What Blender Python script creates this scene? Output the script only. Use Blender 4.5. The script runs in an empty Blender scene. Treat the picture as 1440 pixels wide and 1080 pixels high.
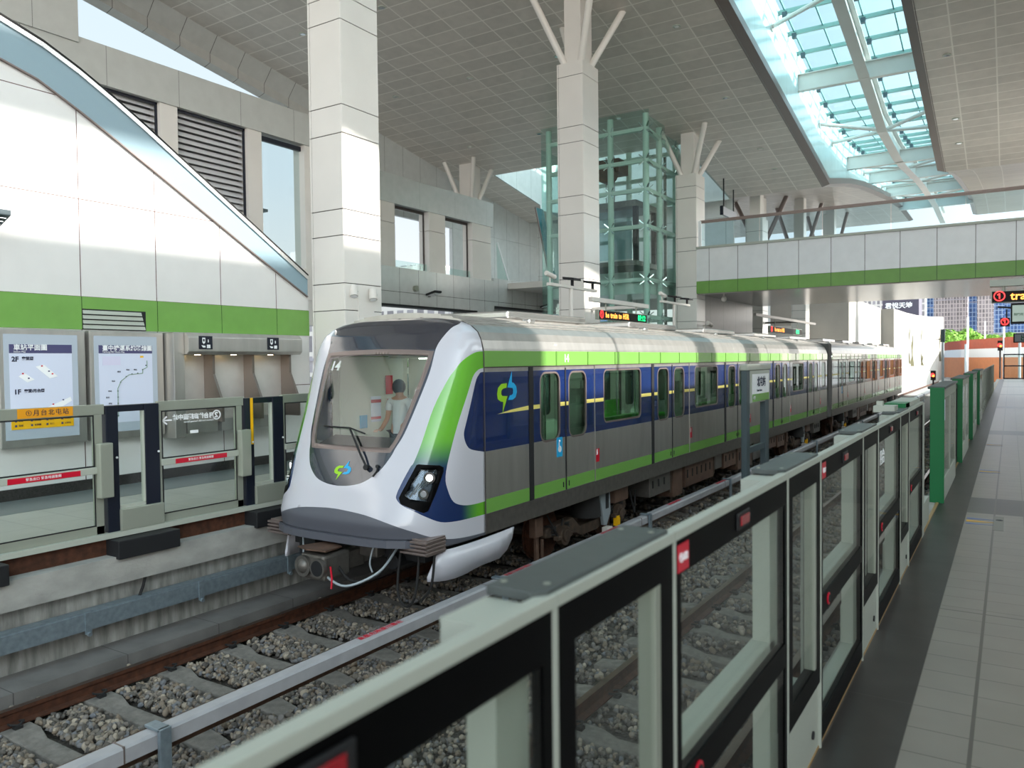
import bpy, bmesh, math, random
import numpy as np
from mathutils import Vector, Matrix
from mathutils.geometry import delaunay_2d_cdt
random.seed(7)
SC = bpy.context.scene
COL = SC.collection
V = Vector
# ------------------------------------------------------------------ camera
TH, PI_, RO = math.radians(32.54), math.radians(1.67), math.radians(.66)
fw = V((-math.sin(TH)*math.cos(PI_), math.cos(TH)*math.cos(PI_), -math.sin(PI_)))
rt = V((math.cos(TH), math.sin(TH), 0)); up = rt.cross(fw)
r2 = rt*math.cos(RO) - up*math.sin(RO); u2 = rt*math.sin(RO) + up*math.cos(RO)
cd = bpy.data.cameras.new('camera'); cam = bpy.data.objects.new('camera', cd); COL.objects.link(cam)
cam.matrix_world = Matrix(((r2.x, u2.x, -fw.x, 0), (r2.y, u2.y, -fw.y, 0), (r2.z, u2.z, -fw.z, 1.97), (0, 0, 0, 1)))
cd.sensor_width = 36; cd.lens = 1100/1440*36; cd.clip_start = .05; cd.clip_end = 3000
cd.dof.use_dof = True; cd.dof.focus_distance = 10.5; cd.dof.aperture_fstop = 2.6
SC.camera = cam
# ------------------------------------------------------------------ world, sun, exposure
w = bpy.data.worlds.new('sky'); SC.world = w; w.use_nodes = True
nt = w.node_tree; nt.nodes.clear()
o_ = nt.nodes.new('ShaderNodeOutputWorld'); b_ = nt.nodes.new('ShaderNodeBackground')
tc = nt.nodes.new('ShaderNodeTexCoord'); sx = nt.nodes.new('ShaderNodeSeparateXYZ'); cr = nt.nodes.new('ShaderNodeValToRGB')
nt.links.new(tc.outputs['Generated'], sx.inputs[0]); nt.links.new(sx.outputs['Z'], cr.inputs[0])
cr.color_ramp.elements[0].position = 0.0; cr.color_ramp.elements[0].color = (1.0, .98, .95, 1)
cr.color_ramp.elements[1].position = .7; cr.color_ramp.elements[1].color = (.60, .80, .95, 1)
e = cr.color_ramp.elements.new(.22); e.color = (.78, .89, 1, 1)
wm_ = nt.nodes.new('ShaderNodeMix'); wm_.data_type = 'RGBA'; wm_.blend_type = 'MULTIPLY'; wm_.inputs[7].default_value = (1, .93, .84, 1)
nt.links.new(cr.outputs[0], wm_.inputs[6]); nt.links.new(wm_.outputs[2], b_.inputs[0])   # the sky is brighter on the sun's side
dp = nt.nodes.new('ShaderNodeVectorMath'); dp.operation = 'DOT_PRODUCT'; dp.inputs[1].default_value = (.97, .05, -.05)
nt.links.new(tc.outputs['Generated'], dp.inputs[0]); mr_ = nt.nodes.new('ShaderNodeMapRange'); mr_.interpolation_type = 'SMOOTHSTEP'
mr_.inputs['From Min'].default_value = -.25; mr_.inputs['From Max'].default_value = .9; mr_.inputs['To Min'].default_value = .95; mr_.inputs['To Max'].default_value = 7.0
nt.links.new(dp.outputs['Value'], mr_.inputs[0]); nt.links.new(mr_.outputs[0], b_.inputs[1])
m2_ = nt.nodes.new('ShaderNodeMapRange'); m2_.inputs['From Min'].default_value = -.5; m2_.inputs['From Max'].default_value = .6; nt.links.new(dp.outputs['Value'], m2_.inputs[0]); nt.links.new(m2_.outputs[0], wm_.inputs[0])
nt.links.new(b_.outputs[0], o_.inputs[0])
sd = bpy.data.lights.new('sun', 'SUN'); sd.energy = 8.0; sd.angle = math.radians(.9); sd.color = (1, .95, .88)
so = bpy.data.objects.new('sun', sd); COL.objects.link(so); so.location = (60, 20, 60)
so.rotation_euler = V((-1, -.22, -.40)).to_track_quat('-Z', 'Y').to_euler()
SC.view_settings.view_transform = 'Standard'; SC.view_settings.look = 'None'
SC.view_settings.exposure = 0.18; SC.view_settings.gamma = 1; SC.view_settings.use_curve_mapping = False
# ------------------------------------------------------------------ materials
def lin(h):
    c = [int(h[i:i+2], 16)/255 for i in (0, 2, 4)]
    return tuple(x/12.92 if x <= .04045 else ((x+.055)/1.055)**2.4 for x in c) + (1,)
def mat(name, col, rough=.5, metal=0, spec=.5, emit=None, estr=0, noise=0, nscale=8, bump=0, bscale=60, aniso=None, coat=0):
    m = bpy.data.materials.new(name); m.use_nodes = True
    t = m.node_tree; p = t.nodes['Principled BSDF']
    c = lin(col) if isinstance(col, str) else col
    p.inputs['Base Color'].default_value = c; p.inputs['Roughness'].default_value = rough
    p.inputs['Metallic'].default_value = metal; p.inputs['Specular IOR Level'].default_value = spec
    p.inputs['Coat Weight'].default_value = coat
    if emit: p.inputs['Emission Color'].default_value = lin(emit); p.inputs['Emission Strength'].default_value = estr
    tcn = t.nodes.new('ShaderNodeTexCoord')
    if noise or bump:
        mp = t.nodes.new('ShaderNodeMapping'); t.links.new(tcn.outputs['Object'], mp.inputs[0])
        if aniso: mp.inputs['Scale'].default_value = aniso
    if noise:
        n = t.nodes.new('ShaderNodeTexNoise'); n.inputs['Scale'].default_value = nscale; n.inputs['Detail'].default_value = 6
        t.links.new(mp.outputs[0], n.inputs[0])
        r = t.nodes.new('ShaderNodeValToRGB')
        r.color_ramp.elements[0].position = .3; r.color_ramp.elements[1].position = .7
        r.color_ramp.elements[0].color = tuple(x*(1-noise) for x in c[:3])+(1,)
        r.color_ramp.elements[1].color = tuple(min(1, x*(1+noise)) for x in c[:3])+(1,)
        t.links.new(n.outputs[0], r.inputs[0]); t.links.new(r.outputs[0], p.inputs['Base Color'])
    if bump:
        n2 = t.nodes.new('ShaderNodeTexNoise'); n2.inputs['Scale'].default_value = bscale; n2.inputs['Detail'].default_value = 4
        t.links.new(mp.outputs[0], n2.inputs[0])
        b = t.nodes.new('ShaderNodeBump'); b.inputs['Strength'].default_value = bump; b.inputs['Distance'].default_value = .02
        t.links.new(n2.outputs[0], b.inputs['Height']); t.links.new(b.outputs[0], p.inputs['Normal'])
    return m
def glass(name, tint=(1, 1, 1), refl=.5, rough=.0):
    m = bpy.data.materials.new(name); m.use_nodes = True
    t = m.node_tree; t.nodes.clear()
    o = t.nodes.new('ShaderNodeOutputMaterial'); mx = t.nodes.new('ShaderNodeMixShader')
    tr = t.nodes.new('ShaderNodeBsdfTransparent'); gl = t.nodes.new('ShaderNodeBsdfGlossy')
    lw = t.nodes.new('ShaderNodeLayerWeight'); lw.inputs[0].default_value = .5
    pw = t.nodes.new('ShaderNodeMath'); pw.operation = 'POWER'; pw.inputs[1].default_value = 4.5
    ml = t.nodes.new('ShaderNodeMath'); ml.operation = 'MULTIPLY_ADD'; ml.inputs[1].default_value = .9*refl; ml.inputs[2].default_value = .05*refl
    ml.use_clamp = True; t.links.new(lw.outputs['Facing'], pw.inputs[0])
    tr.inputs[0].default_value = tuple(tint)+(1,); gl.inputs['Roughness'].default_value = rough
    t.links.new(pw.outputs[0], ml.inputs[0]); t.links.new(ml.outputs[0], mx.inputs[0])
    t.links.new(tr.outputs[0], mx.inputs[1]); t.links.new(gl.outputs[0], mx.inputs[2]); t.links.new(mx.outputs[0], o.inputs[0])
    return m
def gridmat(name, base, line, px, py, lw, axes='XY', off=(0, 0), rough=.4, metal=0, noise=.05, spec=.5, seams=None, bands=None, bandcol=None, vary=0, brush=None):
    """panel / tile pattern: joint lines every px, py metres along two object axes"""
    m = mat(name, base, rough, metal, spec)
    t = m.node_tree; p = t.nodes['Principled BSDF']; N = t.nodes.new; L = t.links.new
    tcn = N('ShaderNodeTexCoord'); s = N('ShaderNodeSeparateXYZ'); L(tcn.outputs['Object'], s.inputs[0])
    def mth(op, a, b=None):
        n = N('ShaderNodeMath'); n.operation = op
        for i, x in enumerate((a, b)):
            if x is None: continue
            if isinstance(x, (int, float)): n.inputs[i].default_value = x
            else: L(x, n.inputs[i])
        return n.outputs[0]
    masks = []; cells = []
    for ax, per, of in ((axes[0], px, off[0]), (axes[1], py, off[1])):
        if not per: continue
        a = mth('ADD', s.outputs[ax], -of + 1000*per)
        dv = mth('DIVIDE', a, per); cells.append(mth('FLOOR', dv))
        f = mth('FRACT', dv); g = mth('ABSOLUTE', mth('SUBTRACT', f, .5))
        masks.append(mth('GREATER_THAN', g, .5-lw/per/2))
    mk = masks[0]
    for k in masks[1:]: mk = mth('MAXIMUM', mk, k)
    if seams:
        for ax, pos, wd in seams:
            mk = mth('MAXIMUM', mk, mth('LESS_THAN', mth('ABSOLUTE', mth('SUBTRACT', s.outputs[ax], pos)), wd/2))
    basec = lin(base)
    n = N('ShaderNodeTexNoise'); n.inputs['Scale'].default_value = 3; n.inputs['Detail'].default_value = 5
    mpp = N('ShaderNodeMapping'); L(tcn.outputs['Object'], mpp.inputs[0]); L(mpp.outputs[0], n.inputs[0])
    if brush: mpp.inputs['Scale'].default_value = brush
    r = N('ShaderNodeValToRGB'); r.color_ramp.elements[0].position = .3; r.color_ramp.elements[1].position = .7
    r.color_ramp.elements[0].color = tuple(x*(1-noise) for x in basec[:3])+(1,); r.color_ramp.elements[1].color = tuple(min(1, x*(1+noise)) for x in basec[:3])+(1,)
    L(n.outputs[0], r.inputs[0]); cur = r.outputs[0]
    if vary:
        cv = N('ShaderNodeCombineXYZ'); L(cells[0], cv.inputs[0])
        if len(cells) > 1: L(cells[1], cv.inputs[1])
        wn = N('ShaderNodeTexWhiteNoise'); L(cv.outputs[0], wn.inputs[0])
        mr = N('ShaderNodeMapRange'); mr.inputs['To Min'].default_value = 1-vary; mr.inputs['To Max'].default_value = 1.0; L(wn.outputs[0], mr.inputs[0])
        mm = N('ShaderNodeMix'); mm.data_type = 'RGBA'; mm.blend_type = 'MULTIPLY'; mm.inputs[0].default_value = 1
        L(cur, mm.inputs[6]); L(mr.outputs[0], mm.inputs[7]); cur = mm.outputs[2]
    if bands:
        ax, per, of, wd = bands
        f = mth('FRACT', mth('DIVIDE', mth('ADD', s.outputs[ax], -of+1000*per), per))
        bm = mth('LESS_THAN', f, wd/per)
        mm = N('ShaderNodeMix'); mm.data_type = 'RGBA'; L(bm, mm.inputs[0]); L(cur, mm.inputs[6]); mm.inputs[7].default_value = lin(bandcol); cur = mm.outputs[2]
    mx = N('ShaderNodeMix'); mx.data_type = 'RGBA'; L(mk, mx.inputs[0]); L(cur, mx.inputs[6]); mx.inputs[7].default_value = lin(line)
    L(mx.outputs[2], p.inputs['Base Color'])
    return m
M = {}
M['panel'] = mat('white_panel', 'e6e2de', .28, 0, .5, noise=.03, nscale=.7)
M['panel2'] = mat('grey_white_panel', 'e0dbd5', .3, .0, .6, noise=.04, nscale=.8)
M['joint'] = mat('dark_joint', '4a4340', .8)
M['green'] = mat('green_panel', '6fae3c', .25, 0, .5, noise=.05, nscale=1)
M['steel'] = mat('brushed_stainless', 'bab7b2', .36, .8, noise=.10, nscale=5, aniso=(1, 1, .15))
M['steel2'] = mat('bright_stainless', 'c8c8c6', .22, .9)
M['dsteel'] = mat('dark_underframe_steel', '6e6a65', .4, .6, noise=.15, nscale=10)
M['alu'] = mat('anodised_aluminium', '9da194', .42, .35)
M['alul'] = mat('light_grey_paint', 'aeb2a7', .45, .05)
M['black'] = mat('black_gloss', '050506', .45, 0, .06)
M['blackm'] = mat('black_matte', '16171a', .6)
M['navyframe'] = mat('dark_navy_frame', '181d2b', .35, .2)
M['slate'] = mat('slate_grey_lid', '4f5453', .45, .2, noise=.08, nscale=20)
M['conc'] = mat('raw_concrete', '9a9994', .85, noise=.22, nscale=4, bump=.3, bscale=40, aniso=(1, .6, 1))
M['concs'] = mat('stained_concrete', '84837e', .9, noise=.45, nscale=5, bump=.3, bscale=30, aniso=(2, 2, .35))
M['concd'] = mat('walkway_concrete', '6d6a67', .9, noise=.18, nscale=5, bump=.2, bscale=50)
M['sleep'] = mat('sleeper_concrete', '74706a', .9, noise=.25, nscale=12, bump=.35, bscale=70)
M['rust'] = mat('rusty_rail_side', '4a2a1a', .75, .2, noise=.4, nscale=14)
M['railtop'] = mat('worn_rail_head', '5f4a3e', .3, .7, noise=.25, nscale=9)
M['galv'] = mat('galvanised_steel', '8b98a0', .42, .6, noise=.14, nscale=18)
M['thirdrail'] = mat('grey_rail_cover', 'a3a2a5', .45, .0, noise=.08, nscale=6)
M['red'] = mat('red_enamel', 'c8102e', .35)
M['redl'] = mat('red_lens', '8e0f1c', .12, 0, .6)
M['white'] = mat('white_print', 'f2f3f5', .5)
M['train_w'] = mat('train_white_paint', 'c9c8d0', .22, 0, .5, coat=.5)
M['train_g'] = mat('train_lime_green', '74a850', .22, 0, .5, coat=.4)
M['train_n'] = mat('train_navy', '14285a', .14, 0, .6, coat=.8)
M['train_d'] = mat('nose_dark_grey', '2b2f3a', .12, 0, .6, coat=.8)
M['train_v'] = mat('valance_grey', '5b5d66', .4, .1)
M['trim'] = mat('bronze_grey_trim', '7d706c', .35, .4)
M['yellow'] = mat('pale_yellow_line', 'eedf7a', .35)
M['yel'] = mat('signal_yellow', 'f2b705', .45)
M['orange'] = mat('orange_label', 'e59a12', .45)
M['txt'] = mat('dark_print', '1d2440', .6)
M['poster'] = mat('poster_paper', 'c9cfe2', .5, emit='dfe6f5', estr=.08)
M['lightbox'] = mat('lightbox_diffuser', 'a9b3bf', .5, emit='c3ccd6', estr=.06)
M['indigo'] = mat('indigo_header', '4a4870', .5)
M['sealed'] = mat('interior_cream', 'd8ddd2', .5)
M['seatg'] = mat('green_seat', '4fbf2a', .5)
M['intfloor'] = mat('interior_floor', '6b6f73', .5)
M['lamp'] = mat('ceiling_tube', 'ffffff', .5, emit='f6fff4', estr=6)
M['lampw'] = mat('headlamp_bulb', 'ffffff', .3, emit='ffffff', estr=5)
M['chrome'] = mat('chrome', 'dfe2e6', .08, 1)
M['rubber'] = mat('rubber', '1c1b1b', .8)
M['bogie'] = mat('rust_brown_casting', '45372c', .7, .2, noise=.4, nscale=9)
M['box'] = mat('brown_equipment_case', '5e473a', .6, .2, noise=.25, nscale=6)
M['greyp'] = mat('grey_painted_steel', '4d5a60', .5, .2)
M['greyl'] = mat('pale_bracket_grey', '9aa3a8', .5, .2)
M['psdgreen'] = mat('platform_door_green', '0a6b3a', .4, 0, .4)
M['granite'] = mat('dark_granite', '353231', .25, noise=.5, nscale=60)
M['glass'] = glass('clear_glass', (.86, .91, .9), .55)
M['psdglass'] = glass('screen_door_glass', (.88, .90, .885), .45)
M['psdglassl'] = glass('screen_door_glass_far_platform', (.9, .93, .92), .4)
M['teal'] = glass('teal_tinted_glass', (.86, .95, .93), .6)
M['skyglass'] = glass('skylight_glass', (.66, .90, .95), .4)
M['balglass'] = glass('balustrade_glass', (.80, .90, .93), .6)
M['trainglass'] = glass('train_window_glass', (.42, .52, .47), .9)
M['windscreen'] = glass('windscreen_glass', (.82, .86, .83), 1.3)
M['balblue'] = mat('frosted_blue_glass', '8aa2ad', .3, 0, .35)
M['ledo'] = mat('amber_led', 'ffb060', .5, emit='ff9a3c', estr=3)
M['ledr'] = mat('red_led', 'ff5050', .5, emit='ff3030', estr=3)
M['ledg'] = mat('green_led', '20ff90', .5, emit='10e880', estr=3)
M['ledb'] = mat('led_panel', '1e1b1a', .6, 0, .2)
M['camw'] = mat('camera_housing', 'd9d3cc', .4)
M['tree'] = mat('tree_leaves', '6f9a2c', .7, noise=.5, nscale=1.2)
M['bark'] = mat('bark', '5b4a3a', .9)
M['terr'] = mat('terracotta_barrier', 'b9563c', .7, noise=.08, nscale=2)
M['orangeb'] = mat('orange_barrier', 'd98a5c', .7, noise=.06, nscale=2)
M['hood'] = mat('white_concrete_wall', 'a3a09a', .7, noise=.08, nscale=.6)
M['moss'] = mat('moss_stain', '3f3b16', .9, noise=.4, nscale=3)
M['skin'] = mat('skin', 'c99474', .6)
M['hair'] = mat('dark_hair', '17130f', .6)
M['shirt'] = mat('white_shirt', 'e6eaec', .8)
M['trous'] = mat('dark_trousers', '23262e', .8)
M['slat_unused'] = gridmat('louver_core', '5a5a5a', '2c2c2c', 0, .12, .02, 'YZ')
# ------------------------------------------------------------------ helpers
class Mb:
    def __init__(s): s.v = []; s.f = []; s.m = []
    def add(s, vs, fs, mi=0):
        b = len(s.v); s.v += [tuple(x) for x in vs]; s.f += [tuple(b+i for i in f) for f in fs]; s.m += [mi]*len(fs); return s
    def box(s, x0, x1, y0, y1, z0, z1, mi=0):
        vs = [(x, y, z) for x in (x0, x1) for y in (y0, y1) for z in (z0, z1)]
        return s.add(vs, [(0, 1, 3, 2), (4, 6, 7, 5), (0, 4, 5, 1), (2, 3, 7, 6), (0, 2, 6, 4), (1, 5, 7, 3)], mi)
    def bar(s, p, q, wd, ht=None, mi=0, upv=(0, 0, 1)):
        p, q = V(p), V(q); d = (q-p).normalized(); u = V(upv)
        if abs(d.dot(u)) > .98: u = V((1, 0, 0))
        a = d.cross(u).normalized()*wd/2; b = a.cross(d).normalized()*(ht or wd)/2
        vs = [p-a-b, p+a-b, p+a+b, p-a+b, q-a-b, q+a-b, q+a+b, q-a+b]
        return s.add(vs, [(0, 1, 2, 3), (7, 6, 5, 4), (0, 4, 5, 1), (1, 5, 6, 2), (2, 6, 7, 3), (3, 7, 4, 0)], mi)
    def cyl(s, p, q, r, r1=None, n=12, mi=0, cap=True):
        p, q = V(p), V(q); r1 = r if r1 is None else r1; d = (q-p).normalized()
        u = V((0, 0, 1)) if abs(d.z) < .9 else V((1, 0, 0)); a = d.cross(u).normalized(); b = a.cross(d)
        vs = [p+(a*math.cos(2*math.pi*i/n)+b*math.sin(2*math.pi*i/n))*r for i in range(n)] + [q+(a*math.cos(2*math.pi*i/n)+b*math.sin(2*math.pi*i/n))*r1 for i in range(n)]
        fs = [(i, (i+1) % n, n+(i+1) % n, n+i) for i in range(n)]
        if cap: fs += [tuple(range(n))[::-1], tuple(range(n, 2*n))]
        return s.add(vs, fs, mi)
    def tube(s, pts, r, n=8, mi=0):
        for a, b in zip(pts, pts[1:]): s.cyl(a, b, r, n=n, mi=mi)
        return s
    def sph(s, c, r, n=10, mi=0, sc=(1, 1, 1)):
        vs = []; c = V(c)
        for i in range(n//2+1):
            ph = math.pi*i/(n//2)
            for j in range(n): vs.append(c+V((math.sin(ph)*math.cos(2*math.pi*j/n)*r*sc[0], math.sin(ph)*math.sin(2*math.pi*j/n)*r*sc[1], math.cos(ph)*r*sc[2])))
        fs = [(i*n+j, i*n+(j+1) % n, (i+1)*n+(j+1) % n, (i+1)*n+j) for i in range(n//2) for j in range(n)]
        return s.add(vs, fs, mi)
    def prism(s, pts, d, mi=0):
        n = len(pts); d = V(d); a = [V(p) for p in pts]
        return s.add(a+[p+d for p in a], [tuple(range(n)), tuple(range(2*n-1, n-1, -1))]+[(i, n+i, n+(i+1) % n, (i+1) % n) for i in range(n)], mi)
    def quad(s, *p, mi=0): return s.add(p, [tuple(range(len(p)))], mi)
    def build(s, name, mats, parent=None, smooth=False, bevel=0, sharp=35, off=None, kind=None):
        me = bpy.data.meshes.new(name)
        o = V(parent_world(parent)) if off is None else V(off)
        me.from_pydata([V(v)-o for v in s.v], [], s.f)
        for m in (mats if isinstance(mats, (list, tuple)) else [mats]): me.materials.append(M[m] if isinstance(m, str) else m)
        me.polygons.foreach_set('material_index', s.m)
        bm = bmesh.new(); bm.from_mesh(me); bmesh.ops.recalc_face_normals(bm, faces=bm.faces); bm.to_mesh(me); bm.free()
        if smooth:
            me.polygons.foreach_set('use_smooth', [True]*len(me.polygons))
            me.set_sharp_from_angle(angle=math.radians(sharp))
        ob = bpy.data.objects.new(name, me); COL.objects.link(ob)
        if parent is not None: ob.parent = parent
        if bevel:
            b = ob.modifiers.new('bevel', 'BEVEL'); b.width = bevel; b.segments = 2; b.limit_method = 'ANGLE'; b.angle_limit = math.radians(40)
        if kind: ob['kind'] = kind
        return ob
def parent_world(p):
    v = V((0, 0, 0))
    while p is not None: v += p.location; p = p.parent
    return v
def tag(o, label, cat, group=None):
    o['label'] = label; o['category'] = cat
    if group: o['group'] = group
    return o
def thing(name, label, cat, loc=(0, 0, 0), group=None):
    o = bpy.data.objects.new(name, None); COL.objects.link(o); o.location = loc; o.empty_display_size = .1
    return tag(o, label, cat, group)
def one(name, label, cat, mb, mats, loc=None, group=None, **kw):
    """a thing that is one mesh, origin at loc"""
    loc = V(loc or mb.v[0]); o = mb.build(name, mats, None, off=loc, **kw); o.location = loc
    return tag(o, label, cat, group)
def struct(name, mb, mats, **kw): return mb.build(name, mats, None, kind='structure', **kw)
def kids(o): return [c for c in ALLKIDS.get(o.name, [])]
def dup(o, dloc=(0, 0, 0), label=None, group=None, parent=None, loc=None):
    c = o.copy(); COL.objects.link(c)
    if parent is not None: c.parent = parent
    else: c.location = V(loc) if loc is not None else o.location+V(dloc)
    if label: c['label'] = label
    if group: c['group'] = group
    for ch in list(o.children): dup(ch, parent=c)
    return c
def text(s, size, m, org, xd, yd, parent=None, name='lettering', align='LEFT', ext=.0015, lab=None, spacing=1, bold=0):
    cu = bpy.data.curves.new(name, 'FONT'); cu.body = s; cu.size = size; cu.extrude = ext; cu.align_x = align; cu.align_y = 'CENTER'; cu.offset = bold
    cu.space_character = spacing; cu.resolution_u = 2
    ob = bpy.data.objects.new(name, cu); COL.objects.link(ob)
    dg = bpy.context.evaluated_depsgraph_get(); me = bpy.data.meshes.new_from_object(ob.evaluated_get(dg))
    bpy.data.objects.remove(ob); bpy.data.curves.remove(cu)
    xd = V(xd).normalized(); yd = V(yd).normalized(); zd = xd.cross(yd)
    mtx = Matrix(((xd.x, yd.x, zd.x, org[0]), (xd.y, yd.y, zd.y, org[1]), (xd.z, yd.z, zd.z, org[2]), (0, 0, 0, 1)))
    me.transform(Matrix.Translation(-parent_world(parent)) @ mtx)
    me.materials.clear(); me.materials.append(M[m]); me.name = name
    o = bpy.data.objects.new(name, me); COL.objects.link(o)
    if parent is not None: o.parent = parent
    if lab: o['label'] = lab
    return o
def inpoly(x, y, p):
    c = False; n = len(p); j = n-1
    for i in range(n):
        if (p[i][1] > y) != (p[j][1] > y) and x < (p[j][0]-p[i][0])*(y-p[i][1])/(p[j][1]-p[i][1])+p[i][0]: c = not c
        j = i
    return c
def cdt(outer, regions, gx=(), gy=(), maxedge=None, sx=1.0):
    """planar partition: returns verts (u,v), list of (tri, region index or -1)"""
    vs = []; es = []
    def loop(p):
        pts = []
        for a, b in zip(p, p[1:]+p[:1]):
            n = max(1, int(math.hypot((b[0]-a[0])*sx, b[1]-a[1])/maxedge)) if maxedge else 1
            pts += [(a[0]+(b[0]-a[0])*i/n, a[1]+(b[1]-a[1])*i/n) for i in range(n)]
        b0 = len(vs); vs.extend(V((q[0]*sx, q[1])) for q in pts); es.extend((b0+i, b0+(i+1) % len(pts)) for i in range(len(pts)))
    loop(outer)
    for r in regions: loop(r)
    for x in gx:
        for y in gy:
            if inpoly(x, y, outer): vs.append(V((x*sx, y)))
    rv, re, rf, *_ = delaunay_2d_cdt(vs, es, [], 0, 1e-5)
    out = []
    for f in rf:
        cx = sum(rv[i].x for i in f)/len(f)/sx; cy = sum(rv[i].y for i in f)/len(f)
        if not inpoly(cx, cy, outer): continue
        k = -1
        for i, r in enumerate(regions):
            if inpoly(cx, cy, r): k = i
        out.append((tuple(f), k))
    return [(q.x/sx, q.y) for q in rv], out
def rrect(u0, u1, v0, v1, r, n=4):
    p = []
    for cx, cy, a in ((u1-r, v1-r, 0), (u0+r, v1-r, 90), (u0+r, v0+r, 180), (u1-r, v0+r, 270)):
        for i in range(n+1):
            t = math.radians(a+90*i/n); p.append((cx+r*math.cos(t), cy+r*math.sin(t)))
    return p
# ================================================================== STRUCTURE
def zr(y):   # underside of the wave-shaped roof
    P = [(-12, 19.38), (41, 10.37), (43, 10.75), (47, 11.5), (52, 12.25), (57.5, 12.9), (65, 13.7), (72, 14.25), (80, 14.3), (88, 13.6)]
    return float(np.interp(y, [p[0] for p in P], [p[1] for p in P]))
tile = gridmat('platform_tiles', '8b847b', '5a554e', .3, .3, .008, 'XY', (-.46, .1), .32, noise=.05, seams=[('X', -.16, .02), ('Y', 6.9, .02)], bands=('Y', 11.55, -.2, 1.25), bandcol='4b4a47', vary=.06)
tile2 = gridmat('far_platform_tiles', 'b3b0a4', '8f8c82', .6, .6, .012, 'XY', (-11.3, .1), .3, noise=.05, vary=.05)
gran = gridmat('granite_edge_strip', '383532', '4c4946', .6, 1.2, .006, 'XY', (-.8, .1), .4, noise=.25)
struct('floor_right', Mb().box(-.46, 9, -8, 77, -.25, 0), tile)
struct('trim_1', Mb().box(-.84, -.46, -8, 77, -.25, 0.001), gran)
struct('trim_2', Mb().box(-.84, -.805, -8, 77, .0012, .012), mat('brass_edge', 'a98a5f', .5, .3))
struct('wall_platform_right', Mb().box(-.99, -.84, -8, 77, -.16, .005).box(-.97, -.5, -8, 77, -1.9, -.16), 'conc')
struct('floor_left', Mb().box(-12.4, -9.02, -8, 78, -.2, 0), tile2)
struct('trim_3', Mb().box(-12.38, -11.25, -8, 78, .0, .003), gridmat('grey_floor_strip', '6f7473', '5c605f', .6, .6, .008, 'XY', (0, 0), .35))
struct('trim_4', Mb().box(-12.41, -12.36, -8, 11.55, .003, .17), 'granite')
lp = Mb(); lp.box(-9.02, -8.9, -8, 60, -.06, 0.0, 0).box(-9.12, -8.98, -8, 60, -.26, -.06, 1)
lp.box(-9.4, -8.78, -8, 60, -.58, -.26, 2).box(-9.4, -8.9, -8, 60, -1.3, -.58, 3)
struct('wall_platform_left', lp, ['alul', 'rust', 'conc', 'concs'])
struct('floor_walkway', Mb().box(-8.95, -8.36, -8, 60, -1.6, -1.28), gridmat('walkway_slabs', '6a6764', '4d4a48', 0, 1.2, .012, 'XY', (0, .2), .9, noise=.18))
struct('ground', Mb().quad((-400, -60, -1.75), (400, -60, -1.75), (400, 900, -1.75), (-400, 900, -1.75)), mat('ground', '8d8a84', .95, noise=.2, nscale=.3))
bed = mat('ballast_bed', '504b45', .95, noise=.5, nscale=30, bump=1.0, bscale=22)
struct('floor_trackbed', Mb().box(-8.36, -.98, -8, 118, -1.75, -1.53), bed)

# left escalator wall ---------------------------------------------------
pw = gridmat('escalator_wall_panels', 'dcdad8', '5a3f3c', 1.3, 1.535, .014, 'YZ', (6.8, 3.07), .25, noise=.02)
cu = [(-8, 6.62), (3, 6.6), (4.6, 6.55), (5.2, 6.49), (5.72, 6.42), (6.21, 6.28), (6.81, 5.98), (7.4, 5.66), (8.1, 5.27), (9.43, 4.51), (10.23, 4.05), (11.62, 3.27)]
base = [(-8, 0), (11.55, 0)]
def yz(x, pts): return [(x, a, b) for a, b in pts]
poly = base+[(11.55, 3.3)]+cu[::-1][1:]
mb = Mb(); mb.prism(yz(-12.4, poly), (-.25, 0, 0))
struct('wall_left', mb, pw)
gb = gridmat('green_band_panels', '72a24e', '2d4a1c', 1.3, 0, .012, 'YZ', (6.8, 0), .22, noise=.05)
g = Mb().box(-12.4, -12.385, -8, 6.8, 2.55, 3.07).box(-12.4, -12.385, 6.8, 11.55, 2.88, 3.07).box(-12.4, -12.385, 7.88, 11.55, 2.55, 2.88)
struct('trim_5', g, gb)
lv = thing('wall_vent', 'white slatted air vent let into the green band above the route map', 'vent', (-12.4, 7.34, 2.55))
Mb().box(-12.395, -12.385, 6.8, 7.88, 2.55, 2.88).build('backing', 'blackm', lv)
for i in range(4):
    z = 2.57+i*.078
    Mb().prism([(-12.388, 6.81, z), (-12.36, 6.81, z-.005), (-12.388, 6.81, z+.062)], (0, 1.05-.02*i, 0)).build('slat', 'alul', lv)
# balustrade
es = thing('escalator_balustrade', 'frosted pale blue glass escalator balustrade with a steel handrail sweeping down the left wall', 'balustrade', (-12.3, 8, 5))
hr = [(-8, 7.25), (3, 7.24), (4.6, 7.2), (5.2, 7.12), (5.73, 7.0), (6.3, 6.82), (6.83, 6.58), (7.4, 6.27), (7.91, 5.97), (9.75, 4.83), (11.15, 3.96), (11.5, 3.74)]
lo = [(y, z+.01) for y, z in cu[:-1]]+[(11.5, 3.36)]
Mb().prism(yz(-12.36, lo+[(y, z-.03) for y, z in hr[::-1]]), (-.02, 0, 0)).build('glass_panel', 'balblue', es)
m_ = Mb()
for a, b in zip(hr, hr[1:]): m_.bar((-12.36, a[0], a[1]), (-12.36, b[0], b[1]), .07, .07)
m_.build('rail_channel', 'steel2', es, smooth=True)
m_ = Mb().tube([(-12.36, a, b+.06) for a, b in hr], .035); m_.build('handrail', 'rubber', es, smooth=True)
m_ = Mb()
for a, b in zip(lo, lo[1:]): m_.bar((-12.37, a[0], a[1]), (-12.37, b[0], b[1]), .05, .02)
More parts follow.
